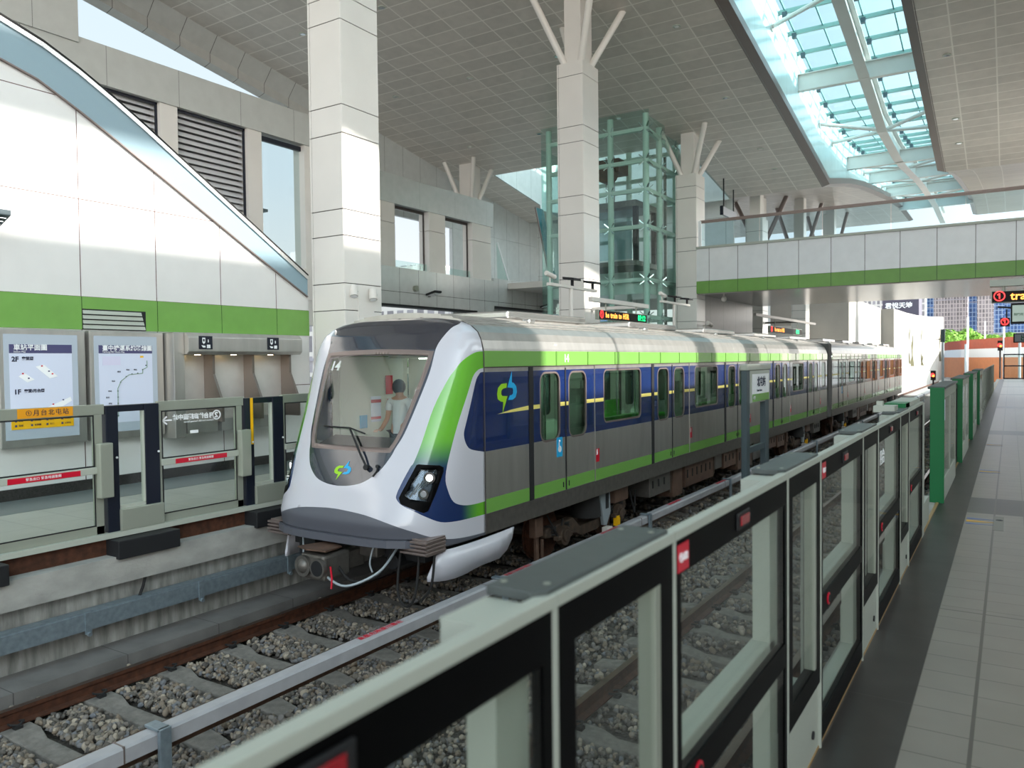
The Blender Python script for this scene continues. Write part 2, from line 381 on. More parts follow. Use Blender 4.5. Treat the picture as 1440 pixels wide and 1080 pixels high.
m_.build('lower_trim', 'trim', es)
struct('floor_escalator', Mb().prism(yz(-12.66, [(y, z+.0) for y, z in cu]+[(y, z-.5) for y, z in cu[::-1]]), (-1.2, 0, 0)), 'dsteel')

# columns ---------------------------------------------------------------
def column(y, zt, label, core=True, x1=-11.4, x0=-12.33, struts=True, lamps=False, full=True):
    t = thing('clad_column', label, 'column', ((x0+x1)/2, y+.55, 0), 'tall clad columns of the left platform')
    y1 = y+1.1; xa = x0
    jt = [3.05, 3.6, 4.57, 5.1, 6.63, 7.2, 8.9, 9.4, 11, 11.5, 13.2, 13.7]
    zs = [0]+[z for z in jt if z < zt-.25]+[zt]
    b = Mb()
    for a, c in zip(zs, zs[1:]):
        b.box(xa, xa+.30*0+.05, y-.001, y1, a+.008, c-.008); b.box(xa+.06, x1-.012, y, y1-.0, a+.008, c-.008); b.box(x1-.012, x1, y+.012, y1, a+.008, c-.008)
    b.build('cladding', 'panel2', t, bevel=.006)
    Mb().box(x0+.02, x1-.02, y+.01, y1-.01, 0, zt-.01).build('joint_backing', 'joint', t)
    zc = zr(y+.5)
    if core:
        Mb().box(x0+.17, x1-.17, y+.2, y1-.1, zt-.01, zc+.3).build('core', 'panel2', t, bevel=.02)
        if struts:
            for sx, sy in ((-1, -1), (1, -1), (-1, 1), (1, 1)):
                cx = (x0+x1)/2; cy = y+.55
                p = (cx+sx*.27, cy+sy*.3, zt-.02); k = (zc-zt); q = (cx+sx*(.27+.42*k), cy+sy*(.3+.38*k))
                zq = zr(q[1]); Mb().cyl(p, (q[0], q[1], zq+.05), .11, n=14).build('strut', 'panel2', t, smooth=True)
    return t
c1 = column(11.6, 13.6, 'nearest white clad column, partly behind the train cab, with two spotlights low on its side')
c2 = column(22.2, 11.44, 'middle white clad column with splayed struts, left of the glass lift shaft')
c3 = column(32.7, 9.95, 'white clad column at the left end of the footbridge')
for i, (y, l) in enumerate(((43.3, 'clad column just beyond the footbridge, behind the second LED sign'), (53.9, 'second clad column beyond the footbridge'), (64.5, 'third clad column beyond the footbridge, over the second train car'))):
    column(y, 9.6, l, struts=False)
for nm, p in (('left', (-12.05, 11.58, 3.5)), ('right', (-11.38, 11.95, 3.36))):
    pass
def spot(loc, d, label):
    t = thing('spotlight', label, 'spotlight', loc, 'white cylindrical spotlights on the nearest column')
    l = V(loc); d = V(d).normalized()
    Mb().cyl(l, l+V((0, -.12, 0)), .018, n=8).build('arm', 'alul', t)
    Mb().cyl(l+V((0, -.12, 0))-d*.12, l+V((0, -.12, 0))+d*.12, .085, n=18).build('housing', 'camw', t, smooth=True)
    Mb().cyl(l+V((0, -.12, 0))+d*.12, l+V((0, -.12, 0))+d*.125, .07, n=18).build('lens', 'chrome', t)
def bxp(x, y, X):
    d = fw+r2*(x-720)/1100-u2*(y-540)/1100; t = X/d.x; return V((0, 0, 1.97))+d*t
def byp(x, y, Y):
    d = fw+r2*(x-720)/1100-u2*(y-540)/1100; t = Y/d.y; return V((0, 0, 1.97))+d*t
spot(tuple(bxp(503, 410, -11.38)), (.35, -.3, -1), 'left white spotlight on the nearest column'); spot(tuple(bxp(530, 415, -11.3)), (.35, -.3, -1), 'right white spotlight on the nearest column')
# access hatch
ah = bxp(513, 440, -11.39)
one('access_hatch', 'small recessed access hatch on the nearest column below the spotlights', 'hatch', Mb().box(-11.4, -11.385, 11.98, 12.45, 2.5, 3.3).box(-11.385, -11.383, 12.03, 12.4, 2.55, 2.95), ['panel2'])

# roof ------------------------------------------------------------------
cm = gridmat('ceiling_tiles', 'd0c7be', 'e8e1d9', 1.23, .65, .045, 'XY', (-7.85, .15), .38, .1, noise=.06, vary=.14)
def roof(x0, x1, ys, name, thick=.5):
    b = Mb()
    for a, c in zip(ys, ys[1:]):
        b.quad((x0, a, zr(a)), (x1, a, zr(a)), (x1, c, zr(c)), (x0, c, zr(c)))
    for a, c in zip(ys, ys[1:]):
        b.quad((x0, a, zr(a)+thick), (x1, a, zr(a)+thick), (x1, c, zr(c)+thick), (x0, c, zr(c)+thick), mi=1)
        b.quad((x0, a, zr(a)), (x0, a, zr(a)+thick), (x0, c, zr(c)+thick), (x0, c, zr(c)), mi=1)
        b.quad((x1, a, zr(a)), (x1, a, zr(a)+thick), (x1, c, zr(c)+thick), (x1, c, zr(c)), mi=1)
    for y in (ys[0], ys[-1]): b.quad((x0, y, zr(y)), (x1, y, zr(y)), (x1, y, zr(y)+thick), (x0, y, zr(y)+thick), mi=1)
    return struct(name, b, [cm, M['panel2']])
YS = [-6, 10, 30.2, 33.9, 41, 43, 45, 47, 49.5, 52, 54.5, 57.5, 61, 65, 69, 72, 76, 80]
roof(-12.5, -7.9, YS, 'ceiling'); roof(-22.6, -12.5, YS[:3], 'ceiling'); roof(-24.8, -22.6, YS[:5], 'ceiling')
roof(-22.6, -12.5, YS[2:4], 'ceiling'); roof(-24.8, -12.5, YS[4:], 'ceiling'); roof(-2.6, 8.5, YS, 'ceiling')
# gutter fascia on the left eaves
gm = gridmat('eaves_fascia', 'c9c8c4', '4a4643', 1.25, 0, .02, 'YX', (17.65, 0), .3, .2, noise=.05)
b = Mb()
for a, c in zip(YS[:5], YS[1:5]):
    for (xa, za), (xb, zb) in zip(((-24.8, 0), (-25.25, -.55), (-25.25, -.9), (-25.6, -1.0)), ((-25.25, -.55), (-25.25, -.9), (-25.6, -1.0), (-25.7, .6))):
        b.quad((xa, a, zr(a)+za), (xa, c, zr(c)+za), (xb, c, zr(c)+zb), (xb, a, zr(a)+zb))
struct('trim_6', b, gm)
# edge trims of skylight opening and parapets
b = Mb(); pp = gridmat('skylight_parapet_panels', 'cfe0de', '9fb3b2', 1.6, 0, .015, 'YZ', (0, 0), .22, .1, noise=.03)
def zg(y): return zr(y)+3.9 if y < 41 else float(np.interp(y, (41, 47.8, 59, 71, 80), (14.27, 14.2, 15.2, 15.7, 15.5)))
for x in (-7.85, -2.6):
    for a, c in zip(YS, YS[1:]): b.quad((x, a, zr(a)), (x, c, zr(c)), (x, c, zg(c)+.1), (x, a, zg(a)+.1))
struct('wall_skylight', b, pp)
b = Mb()
for x, s in ((-7.9, 1), (-2.55, -1)):
    for a, c in zip(YS, YS[1:]):
        b.quad((x, a, zr(a)-.01), (x+.35*s, a, zr(a)+.1), (x+.35*s, c, zr(c)+.1), (x, c, zr(c)-.01)); b.quad((x+.35*s, a, zr(a)+.1), (x+.35*s, a, zr(a)+.4), (x+.35*s, c, zr(c)+.4), (x+.35*s, c, zr(c)+.1))
struct('trim_7', b, 'trim')
b = Mb()
for a, c in zip(YS, YS[1:]): b.quad((-7.85, a, zg(a)), (-7.85, c, zg(c)), (-2.6, c, zg(c)), (-2.6, a, zg(a)))
struct('window_1', b, 'skyglass')
# skylight frame: glazing bars, cross beams, ridge beam, struts
t = thing('skylight_frame', 'teal-grey glazing bars and white beams carrying the long glass skylight', 'skylight frame', (-5.2, 30, 16))
y = 8.0; m2 = Mb(); tb = mat('teal_bar', '8fb0a8', .4, .2)
while y < 79:
    Mb().bar((-7.85, y, zg(y)-.1), (-2.6, y, zg(y)-.1), .11, .16).build('glazing_bar', tb, t)
    for x in (-7.62, -5.0, -2.8):
        (m2 if y > 55 else Mb()).box(x-.09, x+.09, y-.09, y+.09, zg(y)-.32, zg(y)-.12) if y > 55 else Mb().box(x-.09, x+.09, y-.09, y+.09, zg(y)-.32, zg(y)-.12).build('glazing_clamp', 'greyp', t)
    y += 1.62
m2.build('glazing_clamp', 'greyp', t)['kind'] = 'stuff'
m_ = Mb()
for x in (-7.62, -6.5, -5.0, -3.9, -2.8):
    for a, c in zip(YS, YS[1:]): m_.bar((x, a, zg(a)-.03), (x, c, zg(c)-.03), .05, .1)
m_.build('purlin', mat('teal_dark_bar', '5f8a88', .4, .2), t)
m_ = Mb()
zb = lambda y: zg(y)-1.3
for a, c in zip(YS, YS[1:]):
    m_.bar((-5.2, a, zb(a)-.35), (-5.2, c, zb(c)-.35), .42, .04); m_.bar((-5.2, a, zb(a)+.1), (-5.2, c, zb(c)+.1), .05, .9); m_.bar((-5.2, a, zb(a)+.55), (-5.2, c, zb(c)+.55), .42, .04)
m_.build('ridge_beam', 'panel2', t)
for y in (11.6, 23.6, 35.7, 47.8, 56, 64, 72):
    Mb().box(-7.85, -2.6, y-.02, y+.02, zb(y)-.33, zb(y)+.35).box(-7.85, -2.6, y-.14, y+.14, zb(y)-.36, zb(y)-.33).box(-7.85, -2.6, y-.14, y+.14, zb(y)+.33, zb(y)+.36).build('cross_beam', 'panel2', t)
for y in (17.6, 29.6, 41.7, 52, 60, 68):
    for x in (-7.85, -2.6):
        for dy in (-1, 1):
            Mb().cyl((-5.2, y, zb(y)-.1), (x, y+dy*1.6, zb(y+dy*1.6)+.1), .09, n=10).cyl((x, y+dy*1.6, zb(y+dy*1.6)+.1), (x+(.06 if x < -5 else -.06), y+dy*1.6, zb(y+dy*1.6)+.1), .2, n=10).build('tube_strut', 'panel2', t, smooth=True)
# light well over the lift: parapets
b = Mb(); wp = gridmat('light_well_panels', 'c3cecb', '8a9491', 1.5, 0, .02, 'YZ', (0, 0), .25, .1)
b.prism([(-22.62, 33.9, zr(33.9)), (-22.62, 41, zr(41)), (-22.62, 41, 15), (-22.62, 33.9, 15)], (.1, 0, 0)); b.box(-22.5, -12.5, 40.85, 40.97, 10.3, 15); b.prism([(-12.52, 33.9, zr(33.9)), (-12.52, 41, zr(41)), (-12.52, 41, 16.5), (-12.52, 33.9, 17.5)], (.1, 0, 0))  # right-hand parapet made taller to keep direct sun off the far side
for i in range(6):
    a0, a1 = math.radians(90*i/6), math.radians(90*(i+1)/6); c_ = (-20.1, 38.5)
    b.quad(*[(c_[0]-2.42*math.cos(a), c_[1]+2.42*math.sin(a), z) for a, z in ((a0, 10.5), (a1, 10.5), (a1, 14.8), (a0, 14.8))])
struct('wall_light_well', b, wp)
b = Mb()
for i in range(8): b.bar((-22.5+1.4*i, 33.9, 15.4), (-22.5+1.4*i, 41, 14.2), .08, .14)
for i in range(5): b.bar((-22.5, 34+1.7*i, 15.4-.17*1.7*i), (-12.5, 34+1.7*i, 15.4-.17*1.7*i), .08, .14)
one('light_well_glazing', 'glazed grid roofing the light well beside the middle column', 'skylight frame', b, 'greyp')

# louvre wall (left, behind the escalator) ------------------------------
wm = gridmat('louvre_beam_panels', 'c0c1bd', '7a7a77', 2.0, 0, .015, 'YZ', (1.15, 0), .35, .1, noise=.04)
struct('wall_beam', Mb().box(-19.5, -18.9, 10.4, 20.2, 8.9, 9.88), wm)
struct('wall_upper', Mb().box(-19.5, -18.85, -8, 10.45, 9.72, 16.5), gridmat('upper_wall_panels', 'c0c1bd', '7a7a77', 1.3, 0, .015, 'YZ', (.3, 0), .35, .1, noise=.04))
struct('wall_beam_left', Mb().box(-19.5, -18.9, -8, 10.4, 8.9, 9.72), wm)
b = Mb()
for a, c in ((9.6, 10.1), (12.6, 13.12), (15.4, 15.92), (17.6, 18.3), (19.7, 20.2), (6.2, 6.7)): b.box(-19.45, -18.95, a, c, 4, 8.9)
struct('wall_piers', b, 'panel2')
for i, (a, c) in enumerate(((6.7, 9.6), (10.1, 12.6), (13.12, 15.4))):
    t = thing('louvre_panel', 'dark grey horizontal louvres, %s above the escalator handrail' % ('furthest left', 'middle bay', 'rightmost bay')[i], 'louvre', (-19.2, (a+c)/2, 4.3))
    Mb().box(-19.42, -19.38, a, c, 4.3, 8.9).build('backing', mat('louvre_back', '969696', .8), t)
    s = Mb(); z = 4.35
    while z < 8.85: s.prism([(-19.25, a, z), (-19.1, a, z-.05), (-19.25, a, z+.11)], (0, c-a, 0)); z += .17
    s.build('slats', mat('louvre_slat', 'dcdcde', .5, .1), t)['kind'] = 'stuff'
    Mb().box(-19.12, -19.06, a, a+.05, 4.3, 8.9).box(-19.12, -19.06, c-.05, c, 4.3, 8.9).box(-19.12, -19.06, a, c, 8.84, 8.9).build('frame', 'navyframe', t)
struct('window_2', Mb().box(-19.2, -19.18, 15.92, 17.75, 4, 8.75), 'glass')
struct('trim_8', Mb().box(-19.2, -19.1, 15.92, 17.75, 8.72, 8.86), 'navyframe')
struct('wall_left_low', Mb().box(-19.45, -19.0, -8, 20.2, 3.2, 5.0), 'panel2')
# small cantilever light outside the opening
one('outdoor_floodlight', 'small teal floodlight seen through the opening left of the nearest column', 'light', Mb().box(-19.42, -19.2, 15.9, 16.32, 6.62, 6.70), 'greyp')

# concourse on the far left (X=-22) -------------------------------------
cw = gridmat('concourse_fascia_panels', 'd2d3d1', '5d5b59', 1.28, 0, .02, 'YZ', (25.66, 0), .25, .1, noise=.04, seams=[('Z', 4.98, .02)])
struct('wall_concourse', Mb().box(-22.3, -22, 21.5, 32.9, 4.45, 6.02).box(-22.3, -22.02, 32.9, 42, 4.77, 6.17).box(-22.3, -22, 31.4, 32.9, 0, 4.45).box(-22.3, -22.05, 40, 42, 0, 4.8), cw)
struct('trim_9', Mb().box(-22.6, -21.98, 21.5, 31.4, 4.36, 4.45).box(-22.6, -22, 32.9, 40, 4.68, 4.77), 'blackm')
b = Mb()
for a, c in ((24.3, 25.45), (27.75, 28.95), (31.1, 32.7)):
    b.box(-22.6, -22.02, a, c, 6.02, 7.85); b.box(-22.6, -22.02, a, c, 7.87, 8.7)
struct('wall_piers_concourse', b, 'panel2', bevel=.01)
struct('wall_beam_concourse', Mb().box(-22.8, -22, 22.5, 32.9, 8.7, 9.9), gridmat('concourse_beam', 'd5d6d4', 'a5a6a4', 2.6, 0, .012, 'YZ', (24.5, 0), .2, .25, noise=.05))
struct('trim_10', Mb().box(-22.35, -22.3, 25.45, 27.75, 8.58, 8.7).box(-22.35, -22.3, 28.95, 31.1, 8.58, 8.7).box(-22.36, -22.3, 27.7, 27.76, 6, 8.7).box(-22.36, -22.3, 31.05, 31.11, 6, 8.7), 'joint')
struct('window_3', Mb().box(-22.2, -22.18, 21.5, 32.7, 6.0, 6.35), 'teal')
struct('wall_back_upper', Mb().box(-25, -24.8, 25, 42, 9, 13.5).box(-25, -24.8, 33.2, 42, 3, 8.99), gridmat('back_wall_panels', 'cfd1cf', '7e807e', 1.31, 0, .02, 'YZ', (28.0, 0), .28, .15, noise=.05))
struct('wall_back_end', Mb().box(-25, -12.6, 42, 42.2, 4.8, 12), gridmat('end_wall_panels', 'cfd2d0', '7e807e', 1.3, 2.4, .02, 'XZ', (0, 0), .28, .15, noise=.05))
struct('floor_concourse', Mb().box(-25, -22.1, 24, 42, 5.7, 6.0).box(-22.1, -12.5, 34.2, 42, 5.7, 6.0), 'panel2')
t = thing('sloping_glass_fin', 'dark teal leaning glass balustrade against the back concourse wall', 'glass fin', (-22.06, 38.5, 6.17))
Mb().prism([(-22.05, 37.2, 10.4), (-22.05, 38.0, 10.4), (-22.05, 39.6, 6.17), (-22.05, 38.9, 6.17)], (-.04, 0, 0)).build('pane', mat('dark_teal_glass', '1f5a60', .1, 0, .7), t)
Mb().bar((-22.03, 37.1, 10.4), (-22.03, 38.8, 6.17), .07, .07).build('frame', 'trim', t)
t = thing('stair_glass_fin', 'short leaning teal glass edge right of the third concourse pier', 'glass fin', (-22.06, 34, 6.17))
Mb().prism([(-22.05, 33.3, 8.0), (-22.05, 33.35, 6.17), (-22.05, 34.3, 6.17)], (-.04, 0, 0)).build('pane', 'teal', t)
Mb().bar((-22.03, 33.3, 8.0), (-22.03, 34.3, 6.17), .06, .06).build('frame', 'white', t)
# small V column on the concourse beam
t = thing('roof_prop', 'short white roof prop with splayed struts standing on the concourse beam', 'column', (-23.1, 33.3, 9.9))
Mb().box(-23.5, -22.75, 32.1, 32.9, 9.9, zr(32.5)+.1).build('core', 'panel2', t, bevel=.02)
for sx, sy in ((-.9, -.9), (.9, -.9), (.8, .9)):
    Mb().cyl((-23.1+sx*.35, 32.4+sy*.3, 9.9), (-23.1+sx*1.0, 32.4+sy*.95, zr(32.4+sy*.95)), .11, n=12).build('strut', 'panel2', t, smooth=True)
# floodlights on the concourse fascia
def flood(x, y, z, label, n):
    t = thing('floodlight', label, 'floodlight', (x, y, z))
    Mb().box(x, x+.08, y-.05, y+.05, z-.05, z+.12).build('bracket', 'blackm', t)
    Mb().prism([(x+.05, y-.3, z-.02), (x+.05, y+.3, z-.02), (x+.55, y+.25, z+.12), (x+.55, y-.25, z+.12)], (0, 0, .09)).build('head', 'blackm', t, bevel=.02)
    Mb().prism([(x+.1, y-.25, z-.03), (x+.1, y+.25, z-.03), (x+.5, y+.2, z+.09), (x+.5, y-.2, z+.09)], (0, 0, .012)).build('lens', 'chrome', t)
p = bxp(603, 416, -22); flood(-22, p.y, p.z, 'black wall floodlight on the concourse fascia, left of the middle column', 0)
p = bxp(762, 433, -22); flood(-22, p.y, p.z, 'black wall floodlight low on the fascia just left of the middle column', 0)
p = bxp(583, 406, -22)
one('wall_speaker', 'small round speaker on the concourse fascia', 'speaker', Mb().cyl((-22, p.y, p.z), (-21.85, p.y, p.z), .13, n=16), 'alu', smooth=True)

# footbridge ------------------------------------------------------------
bp = gridmat('bridge_panels', 'dcdedf', '5b5957', 1.22, 0, .022, 'XZ', (-9.63, 0), .22, .12, noise=.03)
struct('wall_footbridge', Mb().box(-11.4, 9, 32.7, 32.95, 5.3, 6.68).box(-11.4, 9, 42.3, 42.55, 5.3, 6.7), bp)
struct('trim_11', Mb().box(-11.4, 9, 32.68, 32.9, 4.77, 5.29), gridmat('bridge_green', '6c9c45', '3c5a25', 1.22, 0, .02, 'XZ', (-9.63, 0), .25, 0, noise=.05))
struct('trim_12', Mb().box(-11.4, 9, 32.62, 33.0, 6.68, 6.77), 'alul')
struct('floor_footbridge', Mb().box(-12.4, 9, 32.95, 42.4, 5.5, 6.0), 'panel2')
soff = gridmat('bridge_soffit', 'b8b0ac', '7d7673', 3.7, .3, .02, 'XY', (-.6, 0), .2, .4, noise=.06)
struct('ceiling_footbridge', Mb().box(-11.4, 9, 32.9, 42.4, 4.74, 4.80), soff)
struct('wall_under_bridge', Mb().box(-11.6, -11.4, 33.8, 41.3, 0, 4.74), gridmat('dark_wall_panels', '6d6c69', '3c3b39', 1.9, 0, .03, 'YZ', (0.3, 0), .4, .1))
t = thing('bridge_balustrade', 'clear glass balustrade with a bronze handrail along the footbridge', 'balustrade', (-1, 32.8, 6.77))
x = -11.2; gx = []
while x < 8.8: gx.append(x); x += 2.45
for a in gx: Mb().box(a+.01, a+2.43, 32.79, 32.81, 6.77, 7.80).build('glass_pane', 'balglass', t)
Mb().bar((-11.25, 32.78, 7.85), (9, 32.78, 7.85), .09, .07).bar((-11.25, 32.78, 7.79), (9, 32.78, 7.79), .03, .06).build('handrail', mat('bronze_handrail', '857770', .3, .6), t)
Mb().box(-11.32, -11.2, 32.72, 32.84, 6.72, 7.86).build('end_post', 'white', t)
# hanging sign over the bridge
t = thing('hanging_sign', 'small grey sign hanging on two rods beyond the left end of the footbridge', 'sign', (-11, 39, 8))
p = byp(1025, 300, 39)
Mb().prism([(p.x-.35, 33.6, p.z+.13), (p.x-.35, 33.6, p.z-.17), (p.x-.25, 33.6, p.z-.2), (p.x+.4, 35.3, p.z-.2), (p.x+.4, 35.3, p.z+.15)], (.0, .0, .0)) if 0 else None
Mb().box(p.x-.1, p.x+.02, 38, 40.2, p.z-.2, p.z+.2).build('board', mat('sign_grey', '9fa3ad', .4), t); Mb().box(p.x-.12, p.x+.04, 37.95, 38.02, p.z-.22, p.z+.22).build('end_cap', 'navyframe', t)
for y in (38.3, 39.9): Mb().cyl((p.x-.04, y, p.z+.16), (p.x-.04, y, zr(y)), .035, n=8).build('rod', 'blackm', t)
# far roof props beyond the bridge
for i, y in enumerate((50, 60.6, 71.2)):
    t = thing('branching_column', '%s grey column with splayed struts beyond the footbridge' % ('nearest', 'middle', 'farthest')[i], 'column', (-13.3, y, 5.7), 'branching columns beyond the footbridge')
    Mb().box(-13.8, -12.8, y-.45, y+.45, 4, 9.4).build('shaft', 'greyl', t, bevel=.02)
    Mb().box(-13.6, -13.0, y-.3, y+.3, 9.4, zr(y)).build('core', 'panel2', t)
    for sx in (-1, 1):
        for sy in (0,): Mb().cyl((-13.3+sx*.35, y, 9.3), (-13.3+sx*1.6, y, zr(y)), .14, n=10).build('strut', 'trim', t, smooth=True)
# right-hand wall and eaves (outside the frame; unseen, bands and gaps shaped to block the sun)
struct('wall_right_occluder', Mb().box(9, 9.3, -8, 80, -.2, 7.3).box(9, 9.3, -8, 13, 7.3, 9.4).prism([(9, -8, 9.4), (9, 60, 9.4), (9, 60, 9.6), (9, 41, 10.0), (9, 27, 11.8), (9, 17, 12.6), (9, -8, 12.5)], (.3, 0, 0)).box(8.9, 9.1, -8, 16, 14.25, 15.5), 'panel2')
b = Mb()
for y in (4, 12, 20, 28.5, 37, 46, 56, 66): b.box(9, 9.4, y, y+1.2, 0, 9.4)
for y in (22.2, 32.7, 43.3, 53.9, 64.5): b.box(1.6, 2.53, y, y+1.1, 0, 9.6 if y > 30 else 11.4).box(1.8, 2.3, y+.2, y+.9, 9, zr(y)+.1)
struct('wall_right_piers', b, 'panel2')
# ceiling downlights
def dl(x, y):
    z = zr(y); t = thing('ceiling_downlight', 'small round recessed downlight in the grey panelled ceiling', 'downlight', (x, y, z), 'recessed ceiling downlights')
    n = 16; Mb().cyl((x, y, z+.02), (x, y, z-.015), .14, n=n).build('ring', 'alul', t, smooth=True)
    Mb().cyl((x, y, z-.01), (x, y, z-.02), .09, n=n).build('lens', 'chrome', t)
    return t
d0 = dl(-17.9, 20.2)
for x in (-21.7, -17.9, -14.0, -9.45, -1.89):
    for y in (14.9, 20.2, 25.25, 30.55, 35.6, 38):
        if (x, y) == (-17.9, 20.2) or (-22.5 < x < -12.6 and y > 31): continue
        dup(d0, loc=(x, y, zr(y)))
# ================================================================== LIFT SHAFT
X0, X1, Y0, Y1 = -17.6, -12.5, 30.2, 34.0
t = thing('lift_shaft', 'tall teal glass lift shaft with pale green steel frame beside the footbridge', 'lift shaft', (-15, 32, 0))
fm = mat('pale_green_steel', 'c4d6cc', .4, .1); b = Mb()
for x, y in ((X1-.25, Y0+.25), (-14.35, Y0+.25), (-16.2, Y0+.25), (X0+.25, Y0+.25), (X1-.25, 31.9), (X1-.25, Y1-.2), (X0+.25, Y1-.2), (-15, Y1-.2)):
    zt = zr(y)+(-.05); b.cyl((x, y, 0), (x, y, zt), .13, n=12)
b.build('post', fm, t, smooth=True)
b = Mb(); ZL = [.1, 2.6, 3.75, 5.3, 7.5, 9.0, 10.2, 11.5]
for z in ZL:
    b.bar((X0+.25, Y0+.25, z), (X1-.25, Y0+.25, z), .16); b.bar((X1-.25, Y0+.25, z), (X1-.25, Y1-.2, min(z, 11.2)), .16); b.bar((X0+.25, Y1-.2, min(z, 11.2)), (X1-.25, Y1-.2, min(z, 11.2)), .16)
b.build('ring_beam', fm, t)
b = Mb()
for z in ZL[1:]:
    for x in (X1-.25, -14.35, -16.2):
        for s in (-1, 1):
            for q in (-1, 1): b.bar((x, Y0+.2, z), (x+s*.22, Y0+.03, z+q*.22), .035)
    for y in (Y0+.25, 31.9, 33.6):
        for s in (-1, 1):
            for q in (-1, 1): b.bar((X1-.2, y, z), (X1-.03, y+s*.2, z+q*.2), .035)
b.build('spider_fitting', 'chrome', t)
zz = [0]+ZL[1:]
for a, c in zip(zz, zz[1:]+[None]):
    for xa, xb in ((X0, -16.2), (-16.2, -14.35), (-14.35, X1)):
        zt = c if c else zr(Y0); Mb().box(xa+.01, xb-.01, Y0-.01, Y0+.01, a+.01, zt-.01).build('front_pane', 'teal', t)
    for ya, yb in ((Y0, 31.9), (31.9, Y1)):
        zt = c if c else zr(yb); Mb().box(X1-.01, X1+.01, ya+.01, yb-.01, a+.01, zt-.01).build('side_pane', 'teal', t)
Mb().box(X0, X0+.02, Y0, Y1, 0, 11.3).build('side_pane', 'teal', t)
t = thing('lift_car', 'lift cabin and hoist gear inside the teal glass shaft', 'lift', (-15, 32, 5.9))
Mb().box(-16.9, -13.4, 30.9, 33.3, 6.0, 6.2).box(-16.9, -13.4, 30.9, 33.3, 8.5, 8.75).build('platform', 'dsteel', t)
Mb().box(-16.8, -16.6, 33, 33.2, 6.2, 8.5).box(-13.6, -13.4, 33, 33.2, 6.2, 8.5).box(-16.8, -16.6, 31, 31.2, 6.2, 8.5).box(-13.6, -13.4, 31, 31.2, 6.2, 8.5).build('frame', 'blackm', t)
Mb().box(-16.6, -13.6, 31.1, 31.12, 6.3, 8.4).build('cabin_glass', 'balglass', t); Mb().box(-15.8, -14.6, 33.2, 33.28, 6.1, 8.3).build('door', 'steel', t)
b = Mb()
for x in (-17.1, -13.1): b.box(x-.05, x+.05, 33.4, 33.5, 0, 11)
for x in (-15.3, -15.1, -14.9): b.cyl((x, 32, 8.7), (x, 32, 11), .02, n=6)
b.build('guide_rail', 'dsteel', t); Mb().box(-15.7, -14.5, 31.6, 32.6, 10.2, 10.8).cyl((-15.1, 31.4, 10.2), (-15.1, 31.9, 10.2), .45, n=18).build('hoist_motor', 'box', t)
t = bpy.data.objects['lift_shaft']; Mb().box(X0, X1-.4, 34.05, 34.2, 4.8, 6.1).box(X0, X1-.4, Y0+.5, Y1-.3, 4.75, 5.2).box(X0, X1-.4, 33.6, 33.7, 0, 1).build('landing_panel', mat('lift_landing_panel', 'c9d6d0', .3), t)
one('lift_sign', 'small white and blue sign low in the lift shaft above the train roof', 'sign', Mb().box(-15.2, -14.0, 30.15, 30.19, 2.3, 2.75), 'white')

# ================================================================== WALL FURNITURE (left platform)
def posterbox(y0, y1, label, title, sub):
    t = thing('poster_case', label, 'poster case', (-12.3, (y0+y1)/2, .7))
    Mb().box(-12.38, -12.24, y0, y1, .78, 2.53).build('case', 'steel', t, bevel=.02)
    Mb().box(-12.24, -12.233, y0+.07, y1-.13, .90, 2.45).build('diffuser', 'lightbox', t)
    a, c = y0+.14, y1-.22
    Mb().box(-12.233, -12.230, a, c, 1.05, 2.3).build('poster', 'poster', t)
    Mb().box(-12.230, -12.228, a, c, 2.17, 2.3).build('title_band', 'indigo', t)
    text(title, .095, 'white', (-12.226, a+.06, 2.25), (0, 1, 0), (0, 0, 1), t, 'title', bold=.002); text(sub, .035, 'white', (-12.226, a+.06, 2.192), (0, 1, 0), (0, 0, 1), t, 'subtitle')
    return t, a, c
t, a, c = posterbox(5.5, 6.76, 'stainless poster case with the station floor plan, left of the route map', '車站平面圖', 'Station Map')
x = -12.226; yd = (0, 1, 0); zd = (0, 0, 1)
text('2F', .1, 'txt', (x, a+.03, 2.08), yd, zd, t, 'floor_name', bold=.003); text('穿堂層', .055, 'txt', (x, a+.17, 2.09), yd, zd, t, 'floor_name', bold=.002)
text('1F', .1, 'txt', (x, a+.05, 1.60), yd, zd, t, 'floor_name', bold=.003); text('穿堂/月台層', .055, 'txt', (x, a+.19, 1.61), yd, zd, t, 'floor_name', bold=.002)
b = Mb()
for pts in ([(.12, 1.83), (.2, 1.88), (.34, 1.78), (.24, 1.74)], [(.36, 1.97), (.48, 2.0), (.68, 1.82), (.56, 1.79)], [(.05, 1.22), (.3, 1.27), (.86, 1.5), (.88, 1.44), (.45, 1.2), (.2, 1.13)]):
    b.prism([(x, a+u, z) for u, z in pts], (-.002, 0, 0), 0)
for i, (u, z) in enumerate(((.18, 1.87), (.26, 1.8), (.45, 1.98), (.55, 1.9), (.6, 1.86), (.15, 1.24), (.3, 1.3), (.44, 1.3), (.6, 1.4), (.75, 1.46))): b.box(x-.001, x+.002, a+u-.012, a+u+.012, z-.01, z+.01, 1+i % 2)
b.build('plan_drawing', ['white', 'red', 'indigo'], t)
Mb().box(-12.2295, -12.2235, a+.003, c-.003, 1.053, 1.33).build('legend_strip', 'yel', t)
for i in range(4):
    for j in range(3):
        Mb().box(-12.2235, -12.2215, a+.05+.22*i, a+.08+.22*i, 1.09+.07*j, 1.12+.07*j).build('legend_icon', 'indigo', t); text(('電梯', '售票機', '出口', '公車站')[i], .032, 'txt', (-12.222, a+.10+.22*i, 1.105+.07*j), yd, zd, t, 'legend_text')
t, a, c = posterbox(6.82, 8.1, 'stainless poster case with the metro route map, right of the floor plan', '臺中捷運系統路線圖', 'Taichung MRT Route Map')
